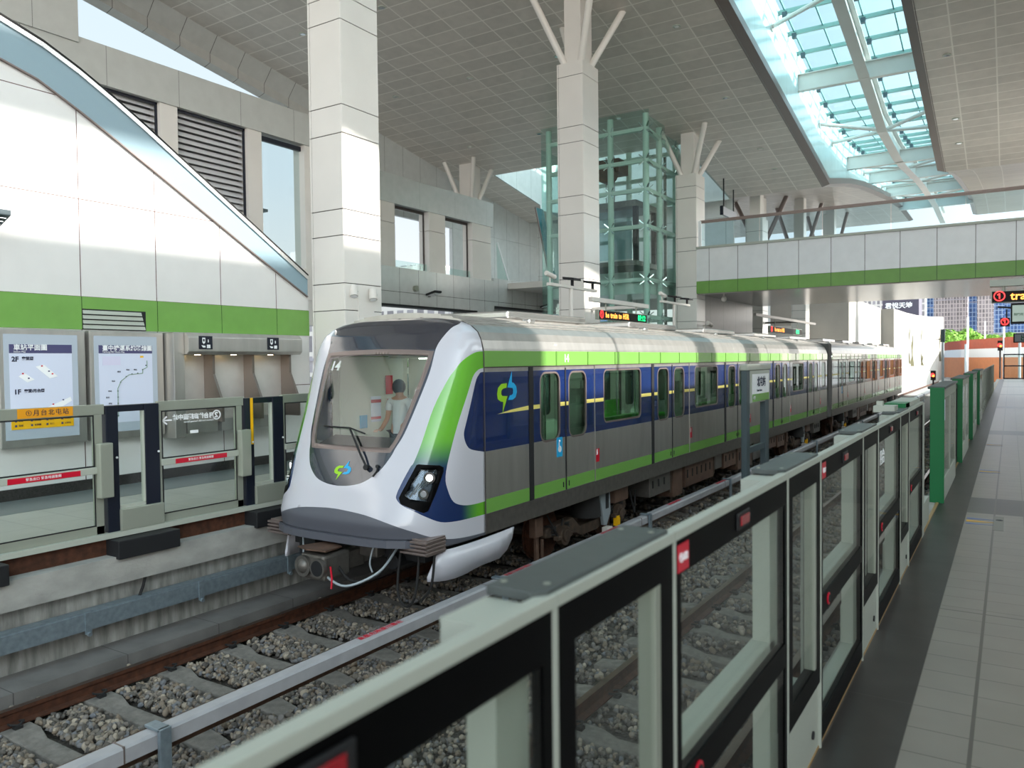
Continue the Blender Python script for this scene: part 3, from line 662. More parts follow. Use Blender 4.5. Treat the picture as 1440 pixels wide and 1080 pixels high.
pts = [(.3, 1.14), (.3, 1.60), (.36, 1.72), (.5, 1.82), (.74, 1.84), (.74, 1.9), (.82, 1.94), (.82, 2.05)]
Mb().tube([(x, a+u, z) for u, z in pts], .006).build('route_line', mat('route_green', '7f9a86', .5), t)
b = Mb()
for u, z in ((.3, 1.16), (.3, 1.26), (.3, 1.36), (.3, 1.46), (.3, 1.56), (.35, 1.7), (.45, 1.79), (.55, 1.83), (.65, 1.84), (.74, 1.9), (.8, 1.97)): b.cyl((x, a+u, z), (x+.003, a+u, z), .012, n=8)
b.build('station_marks', 'txt', t)['kind'] = 'stuff'
for u, z in ((.16, 1.26), (.14, 1.36), (.1, 1.46), (.14, 1.56), (.2, 1.72), (.3, 1.87), (.45, 1.9), (.58, 1.9)): text('車站', .03, 'txt', (x, a+u, z), yd, zd, t, 'station_name')
Mb().box(x-.002, x, a+.06, a+.36, 1.98, 2.12).build('legend_box', mat('lilac', 'd5d2ea', .5), t); Mb().box(x-.002, x, a+.7, a+.76, 2.1, 2.13).build('line_mark', 'yel', t)
# stainless telephone booths
t = thing('phone_booths', 'row of brushed stainless telephone booths under one canopy on the left wall', 'telephone booth', (-12.1, 9.6, .7))
Mb().prism([(-12.38, 8.32, 2.53), (-11.95, 8.32, 2.53), (-11.86, 8.32, 2.45), (-11.86, 8.32, 2.2), (-11.92, 8.32, 2.15), (-12.38, 8.32, 2.15)], (0, 2.55, 0)).build('canopy', 'steel', t, bevel=.01)
Mb().box(-12.38, -11.98, 8.12, 8.32, .72, 2.53).build('end_pillar', 'steel', t, bevel=.01)
for y in (8.95, 9.82, 10.72):
    Mb().prism([(-12.38, y, 2.15), (-12.08, y, 2.15), (-12.08, y, 1.8), (-11.84, y, 1.3), (-11.84, y, .95), (-12.38, y, .95)], (0, .05, 0)).build('divider', mat('booth_divider', '8a7f78', .35, .8), t)
Mb().box(-12.38, -12.33, 8.32, 10.78, .95, 2.15).build('back_panel', mat('booth_back', 'd6d5d2', .45, .6, noise=.1, nscale=2), t)
for y in (8.34, 9.02, 9.88): Mb().prism([(-12.34, y, 1.2), (-11.95, y, 1.0), (-11.95, y, .78), (-12.34, y, .78)], (0, .6, 0)).build('shelf', 'steel', t)
for y in (8.66, 9.42, 10.27): Mb().cyl((-12.1, y, 2.15), (-12.1, y, 2.14), .05, n=14).build('lamp', mat('booth_lamp', 'ffe9c8', .4, emit='ffd9a0', estr=12), t)
for y in (8.52, 10.0):
    s = Mb().box(-11.86, -11.85, y, y+.27, 2.24, 2.47).build('phone_sign', 'navyframe', t); s['label'] = 'dark blue sign with white telephone symbols'
    b = Mb(); x_ = -11.845
    b.prism([(x_, y+.06, 2.36), (x_, y+.06, 2.44), (x_, y+.12, 2.44), (x_, y+.12, 2.36), (x_, y+.09, 2.33)], (.002, 0, 0)).box(x_, x_+.002, y+.17, y+.19, 2.36, 2.41).box(x_, x_+.002, y+.15, y+.22, 2.26, 2.32).prism([(x_, y+.04, 2.31), (x_, y+.12, 2.30), (x_, y+.12, 2.27), (x_, y+.07, 2.27)], (.002, 0, 0))
    b.build('symbols', 'white', s)
    Mb().box(x_, x_+.003, y+.075, y+.105, 2.375, 2.42).build('symbol_gap', 'navyframe', s)
for y, s in ((9.05, 1),):
    p = Mb().box(-12.33, -12.31, y, y+.16, 1.18, 1.26).build('notice', 'white', t)
# wall floodlight at the left edge of the picture
t = thing('wall_floodlight', 'grey louvred floodlight on the white wall at the left edge', 'floodlight', (-12.4, 5.5, 4.1))
Mb().box(-12.4, -12.3, 5.3, 5.4, 4.05, 4.2).build('bracket', 'dsteel', t)
Mb().prism([(-12.32, 5.2, 4.0), (-12.32, 5.62, 4.0), (-12.0, 5.62, 4.12), (-12.0, 5.2, 4.12)], (0, 0, .08)).build('head', 'greyp', t, bevel=.01)
b = Mb()
for i in range(3):
    for j in range(3): b.box(-12.28+.09*i, -12.22+.09*i, 5.25+.12*j, 5.33+.12*j, 4.005+.036*i, 4.012+.036*i)
b.build('diodes', 'chrome', t)

# ================================================================== LEFT SCREEN DOORS (seen from the track side, X=-9)
def fixed_left(y, n, sticker=False):
    a, c = y, y+.68
    t = thing('fixed_screen_panel', 'narrow glass panel of the left screen, %s' % n, 'screen panel', (-9, (a+c)/2, 0), 'fixed panels of the left platform screen')
    b = Mb().box(-9.06, -8.95, a, a+.15, 0, 1.5).box(-9.06, -8.95, c-.19, c, 0, 1.5).box(-9.05, -8.97, a+.15, c-.19, 1.42, 1.5); b.build('frame', 'navyframe', t, bevel=.008)
    Mb().box(-9.04, -8.965, a+.14, c-.17, .26, .30).box(-9.04, -8.965, c-.2, c-.17, .28, 1.42).box(-9.04, -8.965, a+.14, a+.155, .28, 1.42).build('inner_bead', 'alul', t)
    Mb().box(-9.01, -9.0, a+.15, c-.18, .28, 1.43).build('pane', 'psdglassl', t)
    Mb().box(-9.06, -8.91, a+.14, c+.02, .0, .26).build('kick_box', 'alu', t, bevel=.01)
    Mb().box(-8.96, -8.86, a-.13, a+.03, .43, 1.07).build('cover_box', 'alu', t, bevel=.012)
    Mb().box(-9.3, -8.72, a-.02, c+.1, -.29, -.07).build('drive_box', 'blackm', t, bevel=.01)
    for z in (.9,): Mb().cyl((-8.95, c-.02, z), (-8.94, c-.02, z), .014, n=8).cyl((-8.95, a+.12, z-.02), (-8.94, a+.12, z-.02), .014, n=8).build('sensor', 'white', t)
    if sticker:
        s = Mb().box(-8.949, -8.945, a+.09, a+.135, .85, 1.5).build('yellow_strip', 'yel', t)
    return t
def door_left(y, n, kind):
    a, c = y+.68, y+1.97
    t = thing('sliding_screen_door', n, 'screen door', (-9, (a+c)/2, 0), 'sliding doors of the left platform screen')
    Mb().box(-9.03, -8.97, a, c, 1.40, 1.52).box(-9.03, -8.97, a, a+.04, .0, 1.4).box(-9.03, -8.97, c-.13, c-.03, .0, 1.4).box(-9.03, -8.97, a, c-.03, .0, .1).build('frame', 'alu', t, bevel=.006)
    Mb().box(-8.972, -8.966, a+.04, a+.055, .1, 1.4).box(-8.972, -8.966, c-.145, c-.13, .1, 1.4).box(-8.972, -8.966, a+.04, c-.13, .1, .115).box(-8.972, -8.966, a+.04, c-.13, 1.385, 1.4).box(-8.972, -8.966, a+.04, c-.13, .795, .812).build('gasket', 'blackm', t)
    Mb().box(-9.005, -8.995, a+.04, c-.13, .1, 1.40).build('pane', 'psdglassl', t)
    Mb().box(-8.99, -8.93, a+.02, c-.04, .715, .795).build('push_bar', 'alul', t, bevel=.006)
    s = Mb().box(-8.93, -8.927, a+.2, c-.32, .72, .78).build('red_label', 'red', t)
    text('緊急出口 緊急時請推開', .035, 'white', (-8.925, a+.38, .75), yd, zd, t, 'label_text', spacing=1.1)
    return t, a, c
words = ['leftmost', 'first from the left edge', 'second from the left edge', 'one', 'behind the cab', 'x', 'y']
for k in range(-1, 4):
    y = 5.16+1.975*k
    nm = {-1: 'outside the left edge', 0: 'in front of the route map', 1: 'beside the train nose with a yellow strip', 2: 'first one behind the train', 3: 'second one behind the train'}[k]
    fixed_left(y, nm, k == 1)
    if k == -1:
        t, a, c = door_left(y, 'sliding glass screen door with an orange station label on its top rail, leftmost in view', 0)
        Mb().box(-8.97, -8.967, 4.2, 4.79, 1.41, 1.515).build('station_label', 'orange', t)
        text('①月台北屯站', .07, 'txt', (-8.965, 4.28, 1.462), yd, zd, t, 'station_text', spacing=1.25)
    elif k == 0:
        t, a, c = door_left(y, 'sliding glass screen door with mirrored white direction lettering, in front of the booths', 1)
        q = (0, -1, 0)
        text('②', .15, 'white', (-8.99, 6.78, 1.29), q, zd, t, 'platform_number', bold=.004)
        text('月台往高鐵臺中站', .076, 'white', (-8.99, 6.66, 1.295), q, zd, t, 'direction_text', bold=.003)
        text('Platform 2 to HSR Taichung Station', .031, 'white', (-8.99, 6.66, 1.235), q, zd, t, 'direction_text_small')
        Mb().box(-8.991, -8.988, 5.92, 6.04, 1.262, 1.282).prism([(-8.991, 5.895, 1.272), (-8.991, 5.965, 1.33), (-8.991, 5.98, 1.315), (-8.991, 5.925, 1.272), (-8.991, 5.98, 1.229), (-8.991, 5.965, 1.214)], (.003, 0, 0)).build('arrow', 'white', t)
        Mb().box(-8.991, -8.988, 6.3, 6.42, 1.08, 1.12).build('sticker', 'white', t)
    else:
        door_left(y, 'sliding glass screen door %s on the left platform' % ('beside the train nose' if k == 1 else ('first behind the train', 'second behind the train')[k-2]), 2)

# ================================================================== RIGHT SCREEN DOORS (X=-0.8)
XR = -.80
def fixed_right(y, n, grp='fixed panels of the right platform screen'):
    a, c = y, y+.68
    t = thing('fixed_screen_panel', n, 'screen panel', (XR, (a+c)/2, 0), grp)
    Mb().box(XR-.06, XR+.0, a+.006, a+.09, .34, 1.455).box(XR-.06, XR, c-.1, c-.006, .34, 1.455).box(XR-.05, XR, a+.09, c-.1, 1.36, 1.455).box(XR-.05, XR, a+.09, c-.1, .34, .44).build('frame', 'black', t)
    Mb().box(XR-.05, XR+.001, c-.135, c-.1, .44, 1.36).build('inner_bead', 'alu', t)
    Mb().box(XR-.012, XR-.004, a+.09, c-.1, .44, 1.36).build('pane', 'psdglass', t)
    Mb().box(XR-.14, XR-.01, a+.01, c-.01, .0, .34).build('kick_panel', 'alul', t, bevel=.004)
    Mb().cyl((XR-.01, c-.14, .12), (XR-.002, c-.14, .12), .02, n=10).build('lock', 'blackm', t)
    Mb().box(XR-.03, XR+.004, a-.012, a+.006, .0, 1.46).box(XR-.03, XR+.004, c-.006, c+.012, 0, 1.46).build('edge_bead', 'alul', t)
    Mb().box(XR-.028, XR+.006, a, c, 1.455, 1.485).build('top_rail', 'alul', t, bevel=.003)
    return t
def door_right(y, n, grp='sliding doors of the right platform screen', red=True):
    a, c = y+.68, y+2.02
    t = thing('sliding_screen_door', n, 'screen door', (XR, (a+c)/2, 0), grp)
    Mb().box(XR-.03, XR, a+.013, a+.06, .03, 1.455).box(XR-.03, XR, c-.05, c-.013, .03, 1.455).box(XR-.03, XR, a+.06, c-.05, 1.35, 1.455).box(XR-.03, XR, a+.06, c-.05, .03, .15).box(XR-.03, XR, a+.06, c-.05, .66, .76).build('frame', 'black', t)
    Mb().box(XR-.012, XR-.004, a+.06, c-.05, .15, .66).box(XR-.012, XR-.004, a+.06, c-.05, .76, 1.35).build('pane', 'psdglass', t)
    Mb().box(XR-.1, XR-.03, c-.18, c-.06, .02, 1.42).box(XR-.1, XR-.03, a+.02, a+.07, .02, 1.42).box(XR-.1, XR-.03, a+.06, c-.16, .05, .16).build('track_side_frame', 'alul', t)
    Mb().box(XR-.11, XR-.03, a+.05, c-.1, .71, .80).build('push_bar', 'alul', t, bevel=.006)
    Mb().box(XR-.115, XR-.11, a+.2, c-.25, .73, .785).build('red_label', 'red', t)
    Mb().box(XR-.028, XR+.006, a, c, 1.455, 1.485).build('top_rail', 'alul', t, bevel=.003)
    l = Mb(); m = (a+c)/2
    l.box(XR-.0, XR+.008, m-.075, m+.075, 1.372, 1.432).build('lamp_surround', 'blackm', t, bevel=.015); l = Mb().box(XR+.008, XR+.014, m-.05, m+.05, 1.385, 1.42).build('door_lamp', 'redl', t, bevel=.01)
    Mb().cyl((XR, a+.2, .71), (XR+.006, a+.2, .71), .032, n=14).build('handle_ring', 'red', t); Mb().cyl((XR, a+.2, .71), (XR+.009, a+.2, .71), .02, n=14).build('handle_hole', 'blackm', t)
    return t
def lidbox(y, n):
    t = thing('door_drive_cover', n, 'drive cover', (XR-.1, y+.4, 1.2), 'drive covers along the top of the right platform screen')
    Mb().box(XR-.14, XR-.06, y-.10, y+.03, 1.36, 1.466).build('post_box', 'alul', t, bevel=.003)
    Mb().box(XR-.14, XR-.045, y-.10, y+.06, 1.464, 1.470).build('top_plate', 'alul', t)
    Mb().prism([(XR-.14, y+.07, 1.452), (XR-.02, y+.07, 1.452), (XR+.0, y+.11, 1.487), (XR+.0, y+.76, 1.487), (XR-.14, y+.76, 1.487), (XR-.14, y+.08, 1.487)], (0, 0, .012)).build('lid_lip', 'blackm', t) if 0 else None
    Mb().prism([(XR-.14, y+.06, 1.474), (XR-.03, y+.06, 1.474), (XR-.004, y+.09, 1.474), (XR-.004, y+.76, 1.474), (XR-.14, y+.76, 1.474)], (0, 0, .022)).build('lid', 'slate', t, bevel=.003)
    for dx, dy in ((-.12, .10), (-.12, .70), (-.03, .13), (-.03, .70)): Mb().cyl((XR+dx, y+dy, 1.495), (XR+dx, y+dy, 1.498), .008, n=10).build('screw', 'alu', t)
    return t
ordn = ['nearest', 'second nearest', 'third nearest', 'fourth nearest', 'fifth nearest', 'sixth nearest']
fixed_right(-.61, 'narrow black framed glass panel of the right screen, beside the camera')
for k in range(-1, 4):
    y = 1.41+2.02*k
    if k >= 0: fixed_right(y, ordn[k]+' narrow black framed glass panel of the right platform screen'); lidbox(y-.11, ordn[k]+' slate grey drive cover on the right platform screen')
    tt = door_right(y, ordn[k+1]+' black framed sliding glass door of the right platform screen')
    if k == -1:
        pass
    if k in (0, 1):
        c = y+.68; s = Mb().box(XR+.004, XR+.006, c+.02, c+.11, 1.36, 1.44).build('number_label', 'red', tt); s['label'] = 'red door number label'
        text(('①68', '①67')[k], .034, 'white', (XR+.008, c+.027, 1.40), yd, zd, tt, 'number_text')
    if k == 2:
        text('月台', .12, 'white', (XR-.003, y+.8, 1.22), yd, zd, tt, 'lettering')
one('screen_end_post', 'pale grey end post where the near part of the right screen stops', 'post', Mb().box(XR-.14, XR-.0, 9.5, 9.7, 0, 1.46).box(XR-.1, XR-.02, 9.7, 10.55, 0, .3), 'alul')
one('sensor_bracket', 'small pale sensor box on top of the right screen before the green panels', 'bracket', Mb().box(XR-.22, XR-.05, 7.5, 7.75, 1.485, 1.54).box(XR-.2, XR-.15, 7.55, 7.62, 1.54, 1.58), 'alul')
t = thing('door_drive_cover', 'green-edged drive cover at the end of the near right screen', 'drive cover', (XR, 8.6, 1.45), 'drive covers along the top of the right platform screen')
Mb().box(XR-.2, XR-.02, 8.1, 9.4, 1.49, 1.53).build('lid', 'alul', t); Mb().box(XR-.2, XR-.02, 8.05, 8.4, 1.47, 1.535).build('end_cap', 'psdgreen', t)
def greenbox(y, n, L=2.9):
    x0, x1 = -.915, -.745
    t = thing('door_cabinet', n, 'door cabinet', (-.83, y, 0), 'tall door cabinets with green ends')
    Mb().box(x0, x1, y, y+.05, .0, 1.55).build('end_panel', 'psdgreen', t, bevel=.004)
    b = Mb().box(x0+.01, x1-.015, y+.05, y+L, 1.4, 1.53).box(x0+.01, x1-.015, y+.05, y+.2, 0, 1.4).box(x0+.01, x1-.015, y+L-.2, y+L, 0, 1.4).box(x0+.01, x1-.015, y+L/2-.1, y+L/2+.1, 0, 1.4); b.build('frame', 'alu', t)
    Mb().box(x1-.03, x1-.02, y+.2, y+L-.2, .3, 1.4).build('pane', 'psdglass', t); Mb().box(x0+.01, x1-.012, y+.2, y+L-.2, 0, .3).build('kick_panel', 'alul', t)
    Mb().box(x0-.03, x1+.01, y+.02, y+L, 1.53, 1.565).build('lid', 'slate', t, bevel=.005)
    Mb().box(x1-.012, x1-.008, y+.1, y+.3, 1.1, 1.38).build('notice', 'poster', t)
    return t
def greendoor(y0, y1, n):
    t = thing('sliding_screen_door', n, 'screen door', (-.85, y0, 0), 'sliding doors between the green ended cabinets')
    Mb().box(-.87, -.83, y0, y0+.06, 0, 1.45).box(-.87, -.83, y1-.06, y1, 0, 1.45).box(-.87, -.83, y0, y1, 1.38, 1.45).box(-.87, -.83, y0, y1, 0, .12).box(-.87, -.83, y0, y1, .66, .74).build('frame', 'blackm', t)
    Mb().box(-.855, -.85, y0+.06, y1-.06, .12, 1.38).build('pane', 'psdglass', t)
for i in range(4):
    y = 11.87+4.70*i; greenbox(y, ordn[i]+' screen door cabinet with a dark green end panel on the right platform'); greendoor(y+2.9, y+4.7, ordn[i]+' sliding glass door between the green ended cabinets')
proto = fixed_right(31.2, 'black framed glass screen panel at the far end of the right platform', 'far screen panels of the right platform')
for i in range(1, 14): dup(proto, (0, 1.5*i, 0))
proto['label'] = 'black framed glass screen panel at the far end of the right platform'
t = thing('platform_end_gate', 'black framed glass gate closing the far end of the right platform', 'gate', (.3, 77.5, 0))
for a in (-.55, .95):
    b = Mb()
    for z in (0.05, 1.1, 2.05): b.box(a, a+1.5, 77.4, 77.5, z-.05, z+.05)
    b.box(a, a+.1, 77.4, 77.5, 0, 2.1).box(a+1.4, a+1.5, 77.4, 77.5, 0, 2.1).build('frame', 'navyframe', t); Mb().box(a+.1, a+1.4, 77.44, 77.45, .1, 2).build('pane', 'glass', t)
# floor arrows by the doors
def arrows(y, n):
    t = thing('floor_marking', n, 'floor marking', (-.3, y, .001), 'door position arrows on the right platform floor')
    for dy, m in ((-.17, 'blue_mark'), (0, 'yellow_mark'), (.17, 'blue_mark')):
        Mb().prism([(-.44, y+dy-.035, .001), (-.44, y+dy+.035, .001), (-.14, y+dy, .001)], (0, 0, .002)).build(m, 'yel' if m[0] == 'y' else mat('mark_blue', '6f86b8', .5) if 'mark_blue' not in bpy.data.materials else bpy.data.materials['mark_blue'], t)
for i, y in enumerate((10.77, 15.5, 20.2)): arrows(y, ordn[i]+' group of blue and yellow wedge arrows on the right platform floor')
one('floor_lettering_strip', 'small grey tile with dark door-area lettering beside the nearest floor arrows', 'floor marking', Mb().box(-.16, -.06, 10.3, 11.2, .001, .003), mat('letter_tile', '8e8b84', .6))
b_ = text('①', .09, 'txt', (-.11, 10.95, .004), (0, -1, 0), (1, 0, 0), None, 'floor_lettering', align='CENTER'); tag(b_, 'dark digits on the grey floor tile beside the nearest arrows', 'lettering')
# right LED sign and way-out sign hanging over the right platform
def led(o, w, h, xd, label, segs, loc, back='ledb', size=None):
    t = thing('led_sign', label, 'display', loc)
    xd = V(xd).normalized(); nrm = xd.cross(V((0, 0, 1)))
    o = V(o); c = [o-V((0, 0, h/2))-nrm*0, o+xd*w-V((0, 0, h/2)), o+xd*w+V((0, 0, h/2)), o+V((0, 0, h/2))]
    Mb().prism(c, -nrm*.12).build('casing', 'alu', t, bevel=.01)
    m = .06*h; k = [o+xd*m-V((0, 0, h/2-m)), o+xd*(w-m)-V((0, 0, h/2-m)), o+xd*(w-m)+V((0, 0, h/2-m)), o+xd*m+V((0, 0, h/2-m))]
    Mb().prism([p+nrm*.004 for p in k], -nrm*.004).build('screen', back, t)
    for s, u, mm, sz in segs: text(s, sz*h, mm, o+xd*(u*w)+nrm*.010, xd, zd, t, 'display_text', bold=.003*h*4, spacing=1.0 if w < 2 else 1.12)
    return t, nrm
def ledlegs(t, pts, top):
    b = Mb()
    for p in pts: b.cyl(p, (p[0], p[1], top), .02, n=6)
    b.build('hanger', 'alu', t)
SG = [('①', .015, 'ledr', .95), ('he train to HSR', .125, 'ledo', .80), ('07:12', .79, 'ledg', .85)]
o = bxp(842, 443, -9.5)
t, n_ = led((-9.5, o.y, 3.22), 3.35, .27, (0, 1, 0), 'amber LED train sign on an arm in front of the lift shaft', SG, (-9.5, 21, 3.2))
Mb().box(-9.62, -9.5, 18.95, 22.85, 3.56, 3.68).build('arm', 'camw', t); Mb().box(-11.4, -9.56, 22.7, 22.8, 3.57, 3.67).build('wall_arm', 'camw', t)
ledlegs(t, [(-9.56, 19.9, 3.35), (-9.56, 22, 3.35)], 3.58)
p = bxp(1083, 463, -9.5)
t, n_ = led((-9.5, 37.4, 3.33), 6.6, .32, (0, 1, 0), 'small amber LED train sign under the footbridge', SG, (-9.5, 40, 3.3))
Mb().box(-9.62, -9.5, 35, 47.5, 3.85, 3.97).build('arm', 'dsteel', t); Mb().box(-11.4, -9.56, 43.8, 43.9, 3.86, 3.96).build('wall_arm', 'dsteel', t); ledlegs(t, [(-9.56, 38.5, 3.5), (-9.56, 43.2, 3.5)], 3.9)
o = byp(1394, 417, 14); 
t, n_ = led((o.x, 14, 2.86), 1.5, .18, (1, 0, 0), 'amber LED train sign hanging over the right platform at the right edge', [('①', .01, 'ledr', 1.0), ('  train.', .10, 'ledo', .95)], (o.x, 14, 2.8))
Mb().box(o.x-.02, 1.6, 14.0, 14.15, 3.02, 3.12).build('hanger_beam', 'alul', t); Mb().cyl((o.x+.16, 14.07, 2.95), (o.x+.16, 14.07, 3.05), .02).cyl((1.2, 14.07, 3.1), (1.2, 14.07, zr(14)), .04).build('hanger', 'alul', t)
q = byp(1421, 446, 24)
t = thing('direction_sign', 'pale green direction sign hanging below the right LED sign', 'sign', (q.x, 24, 3))
Mb().box(q.x, q.x+1.6, 24, 24.1, 2.78, 3.32).build('casing', 'blackm', t, bevel=.01); Mb().box(q.x+.04, q.x+1.56, 23.98, 24, 2.84, 3.26).build('face', mat('sign_face', 'b9c9bf', .4, emit='b9c9bf', estr=.3), t)
text('P', .3, 'psdgreen', (q.x+.32, 23.97, 3.05), (1, 0, 0), zd, t, 'letter', bold=.01); text('關門燈', .07, 'psdgreen', (q.x+.07, 23.97, 3.02), (1, 0, 0), zd, t, 'small_text')
Mb().box(q.x-.25, q.x+1.7, 23.95, 24.15, 3.36, 3.44).cyl((1.0, 24.05, 3.4), (1.0, 24.05, zr(24)), .04).build('hanger', 'blackm', t)
q = byp(1413, 453, 30)
t = thing('red_indicator', 'small red lit platform indicator left of the green direction sign', 'display', (q.x, 30, 3))
Mb().box(q.x-.13, q.x+.14, 30, 30.1, q.z-.14, q.z+.14).bar((q.x-.2, 30.05, q.z+.5), (q.x+1.4, 30.05, q.z+.32), .06).bar((q.x+.05, 30.05, q.z+.1), (q.x+.05, 30.05, q.z+.42), .04).build('casing', 'blackm', t); text('①', .26, 'ledr', (q.x, 29.98, q.z), (1, 0, 0), zd, t, 'digit', align='CENTER', bold=.008)
q = byp(1425, 476, 40)
t = thing('far_direction_sign', 'tiny dark green sign below the direction sign at the right edge', 'sign', (q.x, 40, q.z))
Mb().box(q.x, q.x+1.6, 40, 40.1, q.z-.18, q.z+.22).build('casing', 'blackm', t); text('出口', .28, 'psdgreen', (q.x+.25, 39.97, q.z), (1, 0, 0), zd, t, 'small_text', bold=.006); Mb().box(q.x+.05, q.x+1.55, 39.98, 40, q.z-.14, q.z+.18).build('face', 'lightbox', t)
# camera poles
def campole(px, py, X, top, label, n=3, wd=1.6):
    p = bxp(px, py, X); y = p.y
    t = thing('camera_pole', label, 'camera pole', (X, y, 0), 'camera poles on the left platform')
    Mb().cyl((X, y, 0), (X, y, top), .055, n=12).build('pole', 'camw', t, smooth=True)
    Mb().bar((X, y-wd*.45, top), (X, y+wd*.55, top), .1, .07).build('cross_arm', 'camw', t)
    for i in range(n):
        yy = y-wd*.42+wd*.9*i/(n-1)
        if i == 0: Mb().cyl((X+.0, yy-.18, top+.26), (X+.05, yy+.16, top+.18), .06, n=12).cyl((X, yy, top+.05), (X, yy, top+.2), .02).build('camera', 'camw', t, smooth=True)
        else:
            Mb().prism([(X-.2, yy-.16, top+.22), (X+.15, yy-.2, top+.17), (X+.15, yy+.2, top+.17), (X-.2, yy+.16, top+.22)], (0, 0, .06)).box(X-.03, X+.03, yy-.03, yy+.03, top, top+.2).build('floodlight', 'blackm', t)
    return t
campole(803, 430, -9.6, 3.86, 'camera pole in front of the middle column', 3, 2.6)
campole(948, 430, -9.6, 3.86, 'camera pole in front of the column left of the footbridge', 3, 2.6)
t = thing('dome_camera', 'small white camera under the left end of the footbridge', 'camera', (-10.8, 33.5, 4.6)); q = byp(1018, 417, 33.5)
Mb().cyl((q.x, 33.5, 4.74), (q.x, 33.5, 4.6), .03).sph((q.x, 33.5, 4.55), .12).build('housing', 'camw', t, smooth=True)
t = thing('wall_camera', 'white bullet camera on the column below the footbridge green band', 'camera', (-11.3, 33.4, 3.4)); q = bxp(995, 458, -11.2)
Mb().cyl((-11.4, q.y, q.z), (-11.1, q.y, q.z), .03).cyl((-11.1, q.y-.25, q.z+.1), (-11.1, q.y+.2, q.z+.02), .1, n=12).build('housing', 'camw', t, smooth=True)
# station name stand between the tracks
t = thing('station_name_stand', 'dark grey frame stand with a white and green station name board between the tracks', 'sign', (-4.6, 16.8, -1.4))
a, c, X = 16.02, 17.75, -4.6
Mb().box(X-.06, X+.06, a, a+.22, -1.4, 1.78).build('leg', 'greyp', t, bevel=.01); Mb().box(X-.06, X+.06, c-.3, c, -1.4, 1.12).build('leg', 'greyp', t, bevel=.01)
Mb().box(X-.04, X+.04, a+.2, c-.2, .0, .12).build('crossbar', 'greyp', t)
Mb().box(X-.08, X+.06, a+.22, c+.08, 1.03, 1.72).box(X-.08, X+.08, a-.02, c+.1, 1.72, 1.85).build('board', 'alul', t, bevel=.02)
Mb().box(X+.06, X+.065, a+.38, c-.02, 1.06, 1.64).build('board_face', 'white', t); Mb().box(X+.065, X+.068, a+.38, c-.02, 1.06, 1.22).build('green_band', 'train_g', t)
text('北屯站', .22, 'txt', (X+.07, a+.75, 1.46), yd, zd, t, 'station_name', bold=.006); text('Beitun Station', .07, 'txt', (X+.07, a+.72, 1.29), yd, zd, t, 'station_name_small'); text('松竹', .08, 'white', (X+.071, a+.45, 1.14), yd, zd, t, 'next_station')

# ================================================================== TRACKS
RT = -1.25
def rail(x, n, y0=-6, y1=116):
    prof = [(-.07, 0), (.07, 0), (.07, .012), (.012, .03), (.012, .11), (.035, .12), (.035, .155), (-.035, .155), (-.035, .12), (-.012, .11), (-.012, .03), (-.07, .012)]
    t = thing('rail', n, 'rail', (x, 0, RT-.155), 'running rails')
    Mb().prism([(x+a, y0, RT-.155+b-.0005) for a, b in prof], (0, y1-y0, 0)).build('rail_body', 'rust', t)
    Mb().box(x-.034, x+.034, y0, y1, RT-.002, RT+.001).build('running_surface', 'railtop', t)
RX = (-7.93, -6.42, -3.42, -1.92)
for x, n in zip(RX, ('far running rail of the track under the train', 'near running rail of the track under the train', 'far running rail of the empty right track', 'near running rail of the empty right track beside the screen doors')): rail(x, n)
def sleeper(xc, y):
    t = thing('sleeper', 'grey concrete sleeper set in ballast', 'sleeper', (xc, y, RT-.16), 'concrete sleepers')
    z = RT-.16
    b = Mb(); xs = [-1.25, -1.0, -.5, -.3, .3, .5, 1.0, 1.25]; wd = [.11, .14, .14, .10, .10, .14, .14, .11]; zs = [-.02, 0, 0, -.04, -.04, 0, 0, -.02]
    for i in range(7):
        q = []
        for j in (i, i+1): q += [(xc+xs[j], y-wd[j], z+zs[j]), (xc+xs[j], y+wd[j], z+zs[j]), (xc+xs[j], y+wd[j]+.03, z-.2), (xc+xs[j], y-wd[j]-.03, z-.2)]
        b.add(q, [(0, 1, 5, 4), (1, 2, 6, 5), (3, 0, 4, 7), (2, 3, 7, 6)]+([(0, 3, 2, 1)] if i == 0 else [])+([(4, 5, 6, 7)] if i == 6 else []))
    b.build('sleeper_body', 'sleep', t, bevel=.012)
    for s in (-.755, .755):
        for d in (-1, 1): Mb().tube([(xc+s+d*.05, y-.05, z+.04), (xc+s+d*.11, y-.06, z+.05), (xc+s+d*.13, y, z+.03), (xc+s+d*.11, y+.06, z+.05), (xc+s+d*.05, y+.05, z+.04)], .011, n=6).box(xc+s+d*.12-.03, xc+s+d*.12+.03, y-.035, y+.035, z, z+.03).build('rail_clip', 'rubber', t)
    return t
s0 = sleeper(-7.175, 3.0)
for xc in (-7.175, -2.67):
    k = -3
    while True:
        y = 3.58+.8*k+(.3 if xc > -5 else 0); k += 1
        if y > 75: break
        if y > 24 and (k % 1): continue
        if xc > -5 and y < 0: continue
        dup(s0, loc=(xc, y, RT-.16))
COL_rm = [s0]+list(s0.children)
for o_r in COL_rm[::-1]: bpy.data.objects.remove(o_r)
